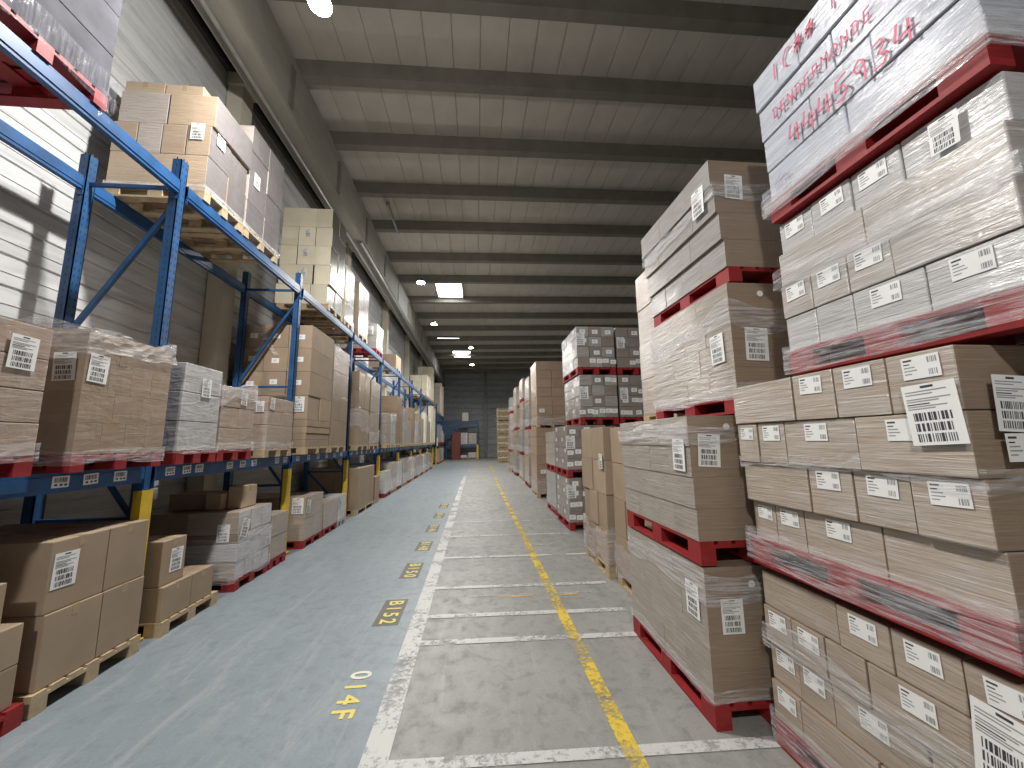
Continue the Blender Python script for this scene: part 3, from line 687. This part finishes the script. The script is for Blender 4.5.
# G: big brown blocks
cg = [(.28, [.5, .5])] * 7
load('big brown wrapped block on the floor with small white label, mid-distance right', 1.82, 2.80, 11.7, 12.9, 0, cg, carton_mat((.40, .275, .19), .3, (.45, .38, .32)), 'L', 'wood', top=2.07, jit=.004, detail=False, ship=[('F', 2.02, .76, 1.4, 0, 'p0')], film=[(.12, .5, dict(ragged=.1))])
load('big brown wrapped block with small white label, upper one, mid-distance right', 1.86, 2.84, 11.7, 12.9, 2.08, cg, carton_mat((.40, .275, .19), .3, (.45, .38, .32)), 'L', 'wood', ph=.1, top=4.15, jit=.004, detail=False, ship=[('F', 2.02, 2.6, 1.4, 0, 'p1')], film=[(2.2, 2.4, dict(ragged=.1))])
ORD = ['lowest', 'second', 'third', 'topmost']
for k, (y, x, tops, nm) in enumerate(((14.2, 1.92, (1.05, 2.1, 3.1, 4.1), 'first'), (16.6, 1.97, (1.08, 2.2, 3.4, 4.42), 'second'), (19.0, 1.92, (1.1, 2.2, 3.3, 4.35), 'third'), (21.4, 1.86, (1.1, 2.15, 3.2, 4.1), 'fourth'))):
    z = 0
    for j, zt in enumerate(tops):
        load('brown filmed load, %s level of the %s slender stack beyond the big brown blocks' % (ORD[j], nm), x + .05 * (j > 1), x + .05 * (j > 1) + .8, y, y + 1.2, z, c2, [M_BR, M_BRL, M_GR, M_BR][(j + k) % 4], 'L', ['red', 'wood'][(j + k) % 2], top=zt - .005, detail=False, jit=.008,
             film=[(z + .12, z + .4, dict(ragged=.06, rows=3, mat=M_FILMT))])
        z = zt
z = 0
for j, zt in enumerate((1.12, 2.2, 3.24, 4.28)):
    load('golden brown load with rows of white stickers, %s of the farthest right stack' % ORD[j], 1.70, 2.76, 30.7, 31.8, z, [(.5, [.5, .5]), (.5, [.5, .5])], M_GOLD, 'L', 'wood', top=zt - .005, nx=3, detail=False, lab=lambda ci, yi, ny, xi, nx: 'p|p+p')
    z = zt

# ================================================================== LOADS ON THE LEFT RACK (aisle face is +X)
XB, XF = -3.95, -2.80
SZ = LO[1] + .002; UZ = UP[1] + .002
c3 = [(.28, [.5, .5]), (.28, [.34, .33, .33]), (.28, [.5, .5])]
c33 = [(.3, [1]), (.3, [.5, .5]), (.3, [1])]
def L(label, y0, y1, z0, top, mat, courses=c3, pal='red', xf=XF, xb=XB, **kw):
    kw.setdefault('over', 0)
    return load(label, xb, xf, y0, y1, z0, courses, mat, 'R', pal, top=top, ph=kw.pop('ph', .125), **kw)
# middle shelf
L('pinkish-brown filmed load on bright red pallet, cut by the left edge of the photo', 2.02, 2.76, SZ, 2.47, M_PK, [(.2, [.5, .5])] * 4, ship=[('R', 2.60, 2.28, 1.0, .03, 's1')], film=[(SZ + .08, SZ + .2, dict(ragged=.01))])
L('big brown load with crumpled film on top, on red pallet on the middle shelf', 2.99, 3.77, SZ, 2.55, M_BRX, [(.2, [.25, .25, .25, .25]), (.2, [.34, .33, .33]), (.2, [.25, .25, .25, .25]), (.2, [.34, .33, .33])], jit=.0005, gap=.0008,
  ship=[('F', -2.93, 2.27, 1.0, -.05, 's2'), ('R', 3.09, 2.27, 1.0, .05, 's3')], film=[(2.40, 2.585, dict(ragged=.05, mat=M_FILMT, amp=.035)), (SZ + .05, SZ + .16, dict(ragged=.02))])
L('pale grey filmed load with one barcode sheet, next to the crumpled brown load', 3.945, 4.50, SZ, 2.50, M_GWX, [(.28, [1]), (.28, [1]), (.28, [1])], nx=2, ship=[('R', 4.25, 2.28, .9, 0, 's0')], film=[(SZ + .1, SZ + .17, dict(ragged=.01))])
L('low brown filmed load with white film flap, second left of the second yellow guard', 4.53, 5.17, SZ, 2.36, M_PK, [(.3, [1]), (.3, [.5, .5]), (.3, [1])], 'red', ship=[('R', 4.92, 2.25, .8, .1, 's1')], film=[(2.2, 2.38, dict(ragged=.09, mat=M_FILMT)), (SZ + .1, SZ + .2, dict(ragged=.02))])
L('low brown filmed load with two sheets at its corner, in front of the tall cartons', 5.48, 6.22, SZ, 2.34, M_PK, [(.4, [1]), (.25, [1]), (.25, [1])], 'wood', ship=[('F', -2.9, 2.2, .7, 0, 's2'), ('R', 5.58, 2.25, .75, .1, 's4')], film=[(SZ + .1, SZ + .2, dict(ragged=.02))])
L('tall brown carton load with crossed film strip, on middle shelf after second guard', 6.72, 7.74, SZ, 3.72, M_UNW, [(.11, [1])] * 4 + [(.4, [.5, .5]), (.4, [1]), (.4, [.5, .5]), (.4, [1])], 'wood', nx=3, lab=lambda ci, yi, ny, xi, nx: ('' if ci < 4 else '|p') , ship=[('F', -2.95, 2.35, 1.2, 0, 's3')], jit=.008)
S6 = COL.objects[-1]
while S6.parent: S6 = S6.parent
for (xa, za), (xb_, zb_) in (((-3.74, 3.70), (-3.36, 3.18)), ((-3.70, 3.22), (-3.45, 3.66))):
    mb = MB(); w = .045; x0 = xa + 3.375; x1 = xb_ + 3.375
    for j in range(6):
        a, b = j / 6, (j + 1) / 6; wa = w * (1 + .4 * math.sin(j * 2.1)); wb = w * (1 + .4 * math.sin(j * 2.1 + 2.1))
        p = (x0 + (x1 - x0) * a, za + (zb_ - za) * a - SZ); q = (x0 + (x1 - x0) * b, za + (zb_ - za) * b - SZ)
        mb.quad([(p[0] - wa, -.535 + .008 * (j % 2), p[1]), (p[0] + wa, -.53, p[1]), (q[0] + wb, -.53, q[1]), (q[0] - wb, -.535 + .008 * ((j + 1) % 2), q[1])])
    mb.build('film_strip', M_FILMT, S6)
L('tall brown load with film clinging to its side, right behind the crossed-film cartons', 7.80, 8.70, SZ, 3.64, M_BRX, [(.5, [.5, .5])] * 4, 'wood', jit=.008, film=[(3.4, 3.62, dict(ragged=.08, mat=M_FILMT))])
L('tall mottled brown load just past the third yellow guard', 9.50, 10.45, SZ, 3.42, M_BRX, [(.5, [.5, .5])] * 4, 'wood', film=[(2.0, 2.5, dict(ragged=.1))])
L('tall mottled brown load, second past the third yellow guard', 10.55, 11.55, SZ, 3.38, M_BRLX, [(.5, [.5, .5])] * 4, 'wood', film=[(1.7, 2.0, dict(ragged=.05))])
L('half-height filmed carton load just past the fourth yellow guard', 12.5, 13.15, SZ, 2.60, M_BRLX, c33, 'wood', detail=False)
L('half-height filmed load with loose film top, second past the fourth guard', 13.2, 13.9, SZ, 2.62, M_GWX, c33, 'wood', detail=False, film=[(2.4, 2.64, dict(ragged=.06, mat=M_FILMT))])
L('dark brown tall carton load rising behind the half-height filmed loads', 13.95, 14.9, SZ, 3.34, M_DK, [(.6, [1])] * 3, 'wood', detail=False)
NUMS = ['first', 'second', 'third', 'fourth', 'fifth', 'sixth', 'seventh', 'eighth', 'ninth', 'tenth', 'eleventh', 'twelfth', 'thirteenth', 'fourteenth']
y = 15.5
for k in range(12):
    h = (3.0, 2.6, 3.2, 2.7, 3.1, 2.9, 3.3, 3.2, 2.9, 3.9, 4.0, 3.9)[k]; m = (M_GR, M_BRLX, M_DK, M_GWX, M_BRX, M_GR, M_CR, M_GR, M_BRLX, M_CR, M_CR, M_CR)[k]
    L('%s filmed load, %s on the middle shelf past the dark brown tall one' % (('cream' if m is M_CR else 'brown' if m in (M_DK, M_BRX) else 'pale'), NUMS[k]), y, y + .82, SZ, h, m, c33, 'wood', detail=False)
    y += .9
    while any(y - .08 < p < y + .90 for p in YS): y += .03
# upper shelf: pallets sit further back, flush with the beams
US = 1.054
def up(z): return 1.7 + (z - 1.7) * US if z > UZ + .001 else UZ
def LU(label, y0, y1, top, mat, courses=c3, pal='red', ship=(), film=(), xf=-2.95, **kw):
    ship = [(s[0], s[1] * US, up(s[2])) + tuple(s[3:]) for s in ship]
    film = [(UZ + (a - UZ) if a < UZ + .3 else up(a), UZ + (b - UZ) if b < UZ + .3 else up(b), k) for a, b, k in film]
    return L(label, y0 * US, y1 * US, UZ, up(top), mat, courses, pal, xf=xf, xb=xf - 1.0, ship=ship, film=film, **kw)
for k, (a, nm) in enumerate(((-1.48, 'first'), (-.66, 'second'), (.16, 'third'))):  # out of view, added to keep lamp light off the left wall
    LU('unseen brown load added to shade the wall, %s in the bay behind the camera' % nm, a, a + .78, 5.5, M_BRL, [(.4, [1])] * 3, 'wood', detail=False)
LU('unseen grey load added to shade the wall, beside the dark filmed one', 1.13, 1.88, 5.6, M_DG, [(.35, [1])] * 4, 'wood', detail=False)  # unseen load added for the shadow it casts on the wall
L('unseen brown load added to block light, nearest the camera on the middle shelf', 1.19, 1.97, SZ, 2.5, M_PK, [(.3, [1])] * 3, 'red', detail=False)  # unseen load added to block light under the upper shelf
U1 = LU('dark grey load in torn shiny film on red pallet, high at the top left', 2.02, 2.86, 5.75, M_DG, [(.35, [1]), (.35, [1]), (.35, [1]), (.35, [1])], 'red', nx=2, film=[(UZ + .03, UZ + .28, dict(ragged=.04, mat=M_FILMV, off=.03)), (5.2, 5.35, dict(ragged=.05, off=.02, rows=4, amp=.02, mat=M_FILMV))])
rb = random.Random(5)
for k in range(6):                                   # torn strips dangling from the corner
    mb = MB(); x = 1.0 / 2 + .04 - .05 * k * (k > 2); yb = .84 / 2 - .03 * k; zz = .12; w = .03
    pts = [(x + rb.uniform(-.01, .02), yb + rb.uniform(-.015, .02), zz - .06 * j) for j in range(5)]
    for j in range(4):
        ww = w * (1 - j / 5); wn = w * (1 - (j + 1) / 5); a, b = pts[j], pts[j + 1]
        mb.quad([(a[0], a[1] - ww, a[2]), (a[0] + .004, a[1] + ww, a[2]), (b[0] + .004, b[1] + wn, b[2]), (b[0], b[1] - wn, b[2])])
    mb.build('film_strip', M_FILMV, U1)
def pallet_thing(label, x0, x1, y0, y1, z, mat, ph, group=None):
    t = thing('pallet', label, 'pallet', ((x0 + x1) / 2, (y0 + y1) / 2, z), 0, group)
    deck, run, blk = pallet_meshes(x1 - x0, y1 - y0, ph); W = y1 - y0; Ln = x1 - x0
    deck.build('deck', mat, t); rm = run.mesh('runner', mat); bm_ = blk.mesh('block', mat)
    for yy in (-(W / 2 - .05), 0, W / 2 - .05):
        obj('runner', rm, t, (0, yy, 0))
        for xx in (-(Ln / 2 - .0725), 0, Ln / 2 - .0725): obj('block', bm_, t, (xx, yy, 0))
    return t
def carton(label, x0, x1, y0, y1, z0, z1, mat=None, tape='x', group=None, labels=(), rz=0):
    t = thing('carton', label, 'carton', ((x0 + x1) / 2, (y0 + y1) / 2, z0), rz, group); dx, dy, h = x1 - x0, y1 - y0, z1 - z0
    obj('body', box_mesh(dx, dy, h, mat or M_UNW, .007, 'carton_body'), t)
    if tape:
        m = MB(); w = .024; e = .0012; d = min(.07, h * .3)
        if tape == 'x': m.box(-dx / 2 - e, dx / 2 + e, -w, w, h, h + e); m.box(-dx / 2 - e, -dx / 2, -w, w, h - d, h); m.box(dx / 2, dx / 2 + e, -w, w, h - d, h)
        else: m.box(-w, w, -dy / 2 - e, dy / 2 + e, h, h + e); m.box(-w, w, -dy / 2 - e, -dy / 2, h - d, h); m.box(-w, w, dy / 2, dy / 2 + e, h - d, h)
        m.build('tape', M_TAPE, t)
    for f, a, z, sc, kd in labels:
        loc = (a, -dy / 2 - .002, z) if f == 'F' else (dx / 2 + .002, a, z)
        put_label(t, kd, f, loc, R.uniform(-.06, .06), sc, 'shipping_label')
    return t
M_UP = carton_mat((.43, .325, .225), .12, (.55, .5, .45)); M_UP2 = carton_mat((.40, .33, .27), .6, (.47, .45, .45))
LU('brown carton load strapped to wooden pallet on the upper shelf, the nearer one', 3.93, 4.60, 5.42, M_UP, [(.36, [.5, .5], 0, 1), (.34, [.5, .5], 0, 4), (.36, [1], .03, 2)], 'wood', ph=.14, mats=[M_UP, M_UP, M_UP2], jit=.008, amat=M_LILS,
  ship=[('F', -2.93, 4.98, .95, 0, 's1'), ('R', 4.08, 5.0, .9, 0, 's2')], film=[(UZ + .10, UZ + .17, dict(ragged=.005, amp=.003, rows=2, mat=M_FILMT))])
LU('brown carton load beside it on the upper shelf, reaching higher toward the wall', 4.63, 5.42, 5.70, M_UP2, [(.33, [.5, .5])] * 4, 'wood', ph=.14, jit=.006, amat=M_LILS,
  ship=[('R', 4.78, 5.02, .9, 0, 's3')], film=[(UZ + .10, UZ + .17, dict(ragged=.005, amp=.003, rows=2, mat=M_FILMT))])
carton('small plain brown carton on top of the upper brown load, left one', -4.02, -3.60, 4.28, 4.65, up(5.42) + .003, up(5.66), M_UP, 'y')
carton('small plain brown carton on top of the upper brown load, right one', -3.59, -3.18, 4.28, 4.65, up(5.42) + .003, up(5.65), M_UP, 'y')
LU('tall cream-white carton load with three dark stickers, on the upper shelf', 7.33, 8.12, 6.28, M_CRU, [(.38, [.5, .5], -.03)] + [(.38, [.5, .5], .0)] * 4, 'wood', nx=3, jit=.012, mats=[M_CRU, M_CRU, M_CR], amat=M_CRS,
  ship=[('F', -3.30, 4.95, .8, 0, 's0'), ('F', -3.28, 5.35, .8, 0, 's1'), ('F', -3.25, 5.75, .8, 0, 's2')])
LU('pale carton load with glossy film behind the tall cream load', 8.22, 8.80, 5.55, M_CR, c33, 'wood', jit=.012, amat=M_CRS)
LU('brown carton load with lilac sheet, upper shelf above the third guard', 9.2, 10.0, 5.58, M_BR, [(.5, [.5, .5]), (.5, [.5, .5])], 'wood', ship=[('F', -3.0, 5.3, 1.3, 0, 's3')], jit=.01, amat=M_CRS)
LU('grey-brown low load on upper shelf, between the third and fourth guards', 10.9, 11.65, 5.05, M_GR, [(.4, [1]), (.4, [1])], 'red', ship=[('F', -2.98, 4.85, 1.2, 0, 's1')])
LU('flat brown load alone on the upper shelf past the fourth guard', 13.6, 14.5, 4.78, M_UNW, [(.3, [1])], 'grey', detail=False)
for k, (y0, top) in enumerate(((22.2, 5.5), (23.32, 5.6), (24.1, 5.5), (24.88, 6.5))):
    LU('cream carton load on the far upper shelf, %s of four, %s' % (NUMS[k], ('nearest', 'lower than the last', 'just before the last', 'the tallest and last')[k]), y0, y0 + (.75 if k < 2 else .68 if k == 2 else .95), top, M_CRU if k != 1 else M_CR, [(.4, [.5, .5])] * (3 if k < 3 else 5), 'wood', nx=3, detail=False)
# far rack
for k, (y0, z0, top, m, nm) in enumerate(((30.1, LO[1], 3.0, M_GR, 'middle shelf, nearest'), (31.4, LO[1], 2.9, M_BRL, 'middle shelf, second'), (33.1, LO[1], 2.6, M_GW, 'middle shelf, third'), (34.4, LO[1], 2.4, M_BR, 'middle shelf, last'),
        (30.2, 3.862, 6.0, M_BRL, 'top shelf, nearest'), (31.4, 3.862, 6.4, M_BRL, 'top shelf, second'), (33.2, 3.862, 6.3, M_BR, 'top shelf, last'))):
    L('%s load on the farther blue rack, %s' % ({M_GR: 'grey', M_GW: 'white filmed'}.get(m, 'brown filmed'), nm), y0, y0 + .95, z0 + .002, top, m, c33, 'red' if z0 < 2 else 'wood', detail=False)

# ================================================================== ON THE FLOOR UNDER THE RACK
pallet_thing('red pallet on the floor in the bottom left corner of the photo', -4.0, -2.80, 2.12, 2.93, 0, M_RED, .13)
carton('brown carton at the bottom left corner, standing on the red pallet', -3.35, -2.83, 2.25, 2.89, .132, .37)
carton('brown carton at the bottom left corner, second up on the red pallet', -3.35, -2.83, 2.25, 2.89, .372, .61)
carton('small labelled brown carton on top of the corner stack, cut by left edge', -3.35, -2.83, 2.25, 2.76, .612, .89, labels=(('R', .12, .12, .9, 's2'),))
pallet_thing('bare wooden pallet on the floor under the big plain brown cartons', -3.98, -2.80, 2.97, 3.775, 0, M_WOOD, .135)
carton('big brown carton on the wooden floor pallet, lower nearer one', -3.35, -2.82, 3.0, 3.40, .137, .60, labels=())
carton('big brown carton on the wooden floor pallet, lower farther one', -3.35, -2.82, 3.405, 3.77, .137, .60)
carton('big brown carton lower down at the back, in shade behind the front pair', -3.93, -3.36, 3.0, 3.77, .137, .60)
carton('wide brown carton with crumpled barcode sheet, on top of the big brown pair', -3.35, -2.83, 2.99, 3.40, .603, 1.065, labels=(('R', -.10, .26, 1.1, 's1'),))
carton('plain brown carton on top, right of the crumpled barcode sheet', -3.35, -2.83, 3.405, 3.765, .603, 1.065)
carton('shaded brown carton on top at the back of the big brown stack', -3.93, -3.36, 2.99, 3.765, .603, 1.06)
pallet_thing('low wooden pallet carrying two cartons and a smaller one, beside yellow guard', -3.98, -2.80, 3.995, 4.76, 0, M_WOOD, .125)
carton('medium brown carton on low wooden pallet, the nearer of two', -3.40, -2.82, 4.0, 4.36, .127, .42)
carton('medium brown carton on low wooden pallet, the farther of two', -3.40, -2.82, 4.365, 4.68, .127, .42)
carton('smaller brown carton with white barcode sheet, set on the medium pair', -3.3, -2.86, 4.0, 4.29, .423, .82, labels=(('R', .03, .2, 1.0, 's3'),))
L('wrapped load of brown trays and white goods on red floor pallet', 5.05, 5.78, 0, .90, M_BRL, [(.2, [.25, .25, .25, .25]), (.2, [.34, .33, .33]), (.1, [.25] * 4), (.25, [.34, .33, .33])], 'red', nx=2, mats=[M_FRONT, M_BR, M_GW], amat=M_GW, jit=.006,
  ship=[('F', -2.97, .66, .95, 0, 's0'), ('R', 5.16, .70, 1.0, .3, 's4'), ('R', 5.72, .45, .8, .1, 's1')], film=[(.1, .6, dict(ragged=.05, mat=M_FILM))])
carton('small open-shelf carton lying on the wrapped white goods, left one', -3.75, -3.32, 5.25, 5.6, .903, 1.10, None, 'x')
carton('little brown carton lying on the wrapped white goods, middle one', -3.30, -3.12, 5.20, 5.5, .903, 1.10, M_TAN, 'x')
carton('little brown carton on the wrapped white goods, the right and tallest one', -3.10, -2.93, 5.30, 5.62, .903, 1.17, M_TAN, 'x')
L('short brown filmed load on red floor pallet before the second yellow guard', 5.82, 6.28, 0, .72, M_BR, [(.3, [1]), (.3, [1])], 'red')
L('brown carton load with two white sheets on red floor pallet past second guard', 6.86, 7.62, 0, .82, M_BR, [(.35, [.5, .5]), (.35, [.5, .5])], 'red', ship=[('F', -2.92, .68, 1.2, 0, 's2'), ('R', 6.97, .66, 1.0, .2, 's1')])
L('short pinkish brown load on red floor pallet beside the two-sheet load', 7.68, 8.38, 0, .60, M_PK, [(.4, [1])], 'red')
L('small white filmed load on grey floor pallet before the third yellow guard', 8.42, 8.92, 0, .62, M_GW, [(.4, [1])], 'grey', ship=[('R', 8.55, .5, .9, .2, 's0')])
L('large brown single-block load on wooden floor pallet past the third guard', 9.75, 11.2, 0, 1.09, M_UNW, [(.9, [1])], 'wood', jit=.003)
L('low brown load on wooden floor pallet after the large single block', 11.35, 11.8, 0, .75, M_UNW, [(.5, [1])], 'wood')
y = 12.55
for k in range(13):
    h = (.8, 1.02, .98, 1.05, .95, 1.04, 1.0, 1.05, .98, 1.03, 1.0, 1.06, .97)[k]; m = (M_GW, M_BRL, M_GW, M_GR, M_BRL, M_GW, M_BR, M_GR, M_BRL, M_GW, M_GR, M_BRL, M_BR)[k]
    L('%s filmed low load, %s along the floor after the low brown one' % ('white' if m is M_GW else 'pale', NUMS[k]), y, y + .85, 0, h, m, c33[:2], ('red', 'wood')[k % 2], detail=False, film=[(.15, .5, dict(ragged=.08, rows=3, mat=M_FILMT))])
    y += .92
    while any(y - .12 < p < y + .97 for p in YS): y += .03
for k in range(5):
    L('pale low load on the floor under the farther blue rack, %s from near end' % NUMS[k], (30.05, 30.95, 31.87, 33.05, 34.0)[k], (30.05, 30.95, 31.87, 33.05, 34.0)[k] + .86, 0, 1.15, (M_BR, M_GR, M_BRL, M_GW, M_BRL)[k], c33[:2], 'red', detail=False)

# ================================================================== RACK ACROSS THE END OF THE AISLE
ry = 37.6
t = thing('pallet_rack', 'blue rack standing crosswise against the end wall', 'pallet rack', (-2.8, ry, 0))
for x in (0.0, 1.0, 2.95):
    for yy in (0, .9):
        MB().box(x - .05, x + .05, yy - .04, yy + .04, 0, 3.75).build('post', M_BLUE, t)
    if x == 2.95: MB().box(x - .09, x + .09, -.16, -.07, 0, 1.35).build('post_guard', M_YEL, t)
for z0, z1 in ((1.1, 1.28), (3.0, 3.1)):
    for yy in (0, .9): MB().box(.05, 2.92, yy - .03, yy + .03, z0, z1).build('shelf_beam', M_BLUE, t)
MB().box(-.9, 2.95, -.05, -.03, 3.3, 3.62).build('blue_panel', M_BLUED, t)
MB().box(-.9, .62, -.05, -.03, 1.9, 3.1).build('blue_panel', M_BLUED, t)
MB().box(.05, 2.92, 0, .9, 3.10, 3.12).build('shelf_deck', M_BLUED, t)
MB().box(.05, 2.92, 0, .9, 1.28, 1.30).build('shelf_deck', M_BLUED, t)
def crate(label, x0, x1, y0, y1, z0, z1):
    t = thing('plastic_crate', label, 'crate', ((x0 + x1) / 2, (y0 + y1) / 2, z0)); w, d, h = (x1 - x0) / 2, (y1 - y0) / 2, z1 - z0
    m = MB(); m.box(-w, w, -d, d, 0, .03); m.box(-w, -w + .03, -d, d, .03, h); m.box(w - .03, w, -d, d, .03, h); m.box(-w, w, -d, -d + .03, .03, h); m.box(-w, w, d - .03, d, .03, h)
    for i in range(1, 4): m.box(-w - .02, w + .02, -d - .02, d + .02, h * i / 4, h * i / 4 + .03)
    m.build('shell', M_REDC, t); MB().box(-w - .03, w + .03, -d - .03, d + .03, h - .06, h - .01).build('rim', M_REDC, t)
for k, (a, b) in enumerate(((0, .62), (.622, 1.242), (1.244, 1.88), (1.882, 2.52))):
    crate('red plastic crate against the end wall, %s of its stack' % ORD[k], -2.25, -1.45, 36.6 if k < 2 else 36.62, 37.4, a, b)
load('white filmed load on the end rack shelf, left of two', -1.5, -.80, 37.62, 38.4, 1.302, [(.4, [1]), (.4, [1])], M_GW, 'L', 'wood', top=2.5, detail=False)
load('pale brown load on the end rack shelf, right of two', -.72, .04, 37.62, 38.4, 1.302, [(.4, [1]), (.4, [1])], M_BRL, 'L', 'wood', top=2.45, detail=False)
load('flat white load on the floor under the end rack, left one', -1.5, -.82, 37.62, 38.4, 0, [(.3, [1])], M_GW, 'L', 'wood', top=.38, detail=False)
load('white load on the floor under the end rack, beside the yellow guard', -.74, .03, 37.62, 38.4, 0, [(.3, [1])], M_GW, 'L', 'wood', top=.62, detail=False)
load('small cream carton load on top of the end rack', -1.35, -.75, 37.7, 38.4, 3.122, [(.4, [1]), (.4, [1])], M_CRU, 'L', 'wood', top=4.45, nx=2, detail=False)

# ================================================================== CAMERA, WORLD, VIEW
f = 385.0; vx, vy = 476.0, 441.0
Yc = Vector(((vx - 512) / f, 1, -(vy - 384) / f)).normalized()       # aisle direction seen by the camera (right, forward, up)
Xc = Vector((Yc.y, -Yc.x, 0)).normalized(); Zc = Xc.cross(Yc)
right = Vector((Xc.x, Yc.x, Zc.x)); fwd = Vector((Xc.y, Yc.y, Zc.y)); up = Vector((Xc.z, Yc.z, Zc.z))
cam = bpy.data.cameras.new('camera'); co = bpy.data.objects.new('camera', cam); COL.objects.link(co)
cam.sensor_width = 36; cam.lens = f / 1024 * 36; cam.clip_start = .02; cam.clip_end = 200
M = Matrix.Identity(4)
for i in range(3): M[i][0] = right[i]; M[i][1] = up[i]; M[i][2] = -fwd[i]
M[2][3] = 1.7
co.matrix_world = M; SC.camera = co
w = bpy.data.worlds.new('World'); SC.world = w; w.use_nodes = True
w.node_tree.nodes['Background'].inputs[0].default_value = (.93, .96, 1, 1); w.node_tree.nodes['Background'].inputs[1].default_value = .02
vs = SC.view_settings; vs.view_transform = 'Standard'; vs.look = 'None'; vs.gamma = 1; vs.use_curve_mapping = False; vs.exposure = 0.0
SC.cycles.use_denoising = True; SC.cycles.max_bounces = 8; SC.cycles.transparent_max_bounces = 16; SC.cycles.caustics_reflective = False; SC.cycles.caustics_refractive = False
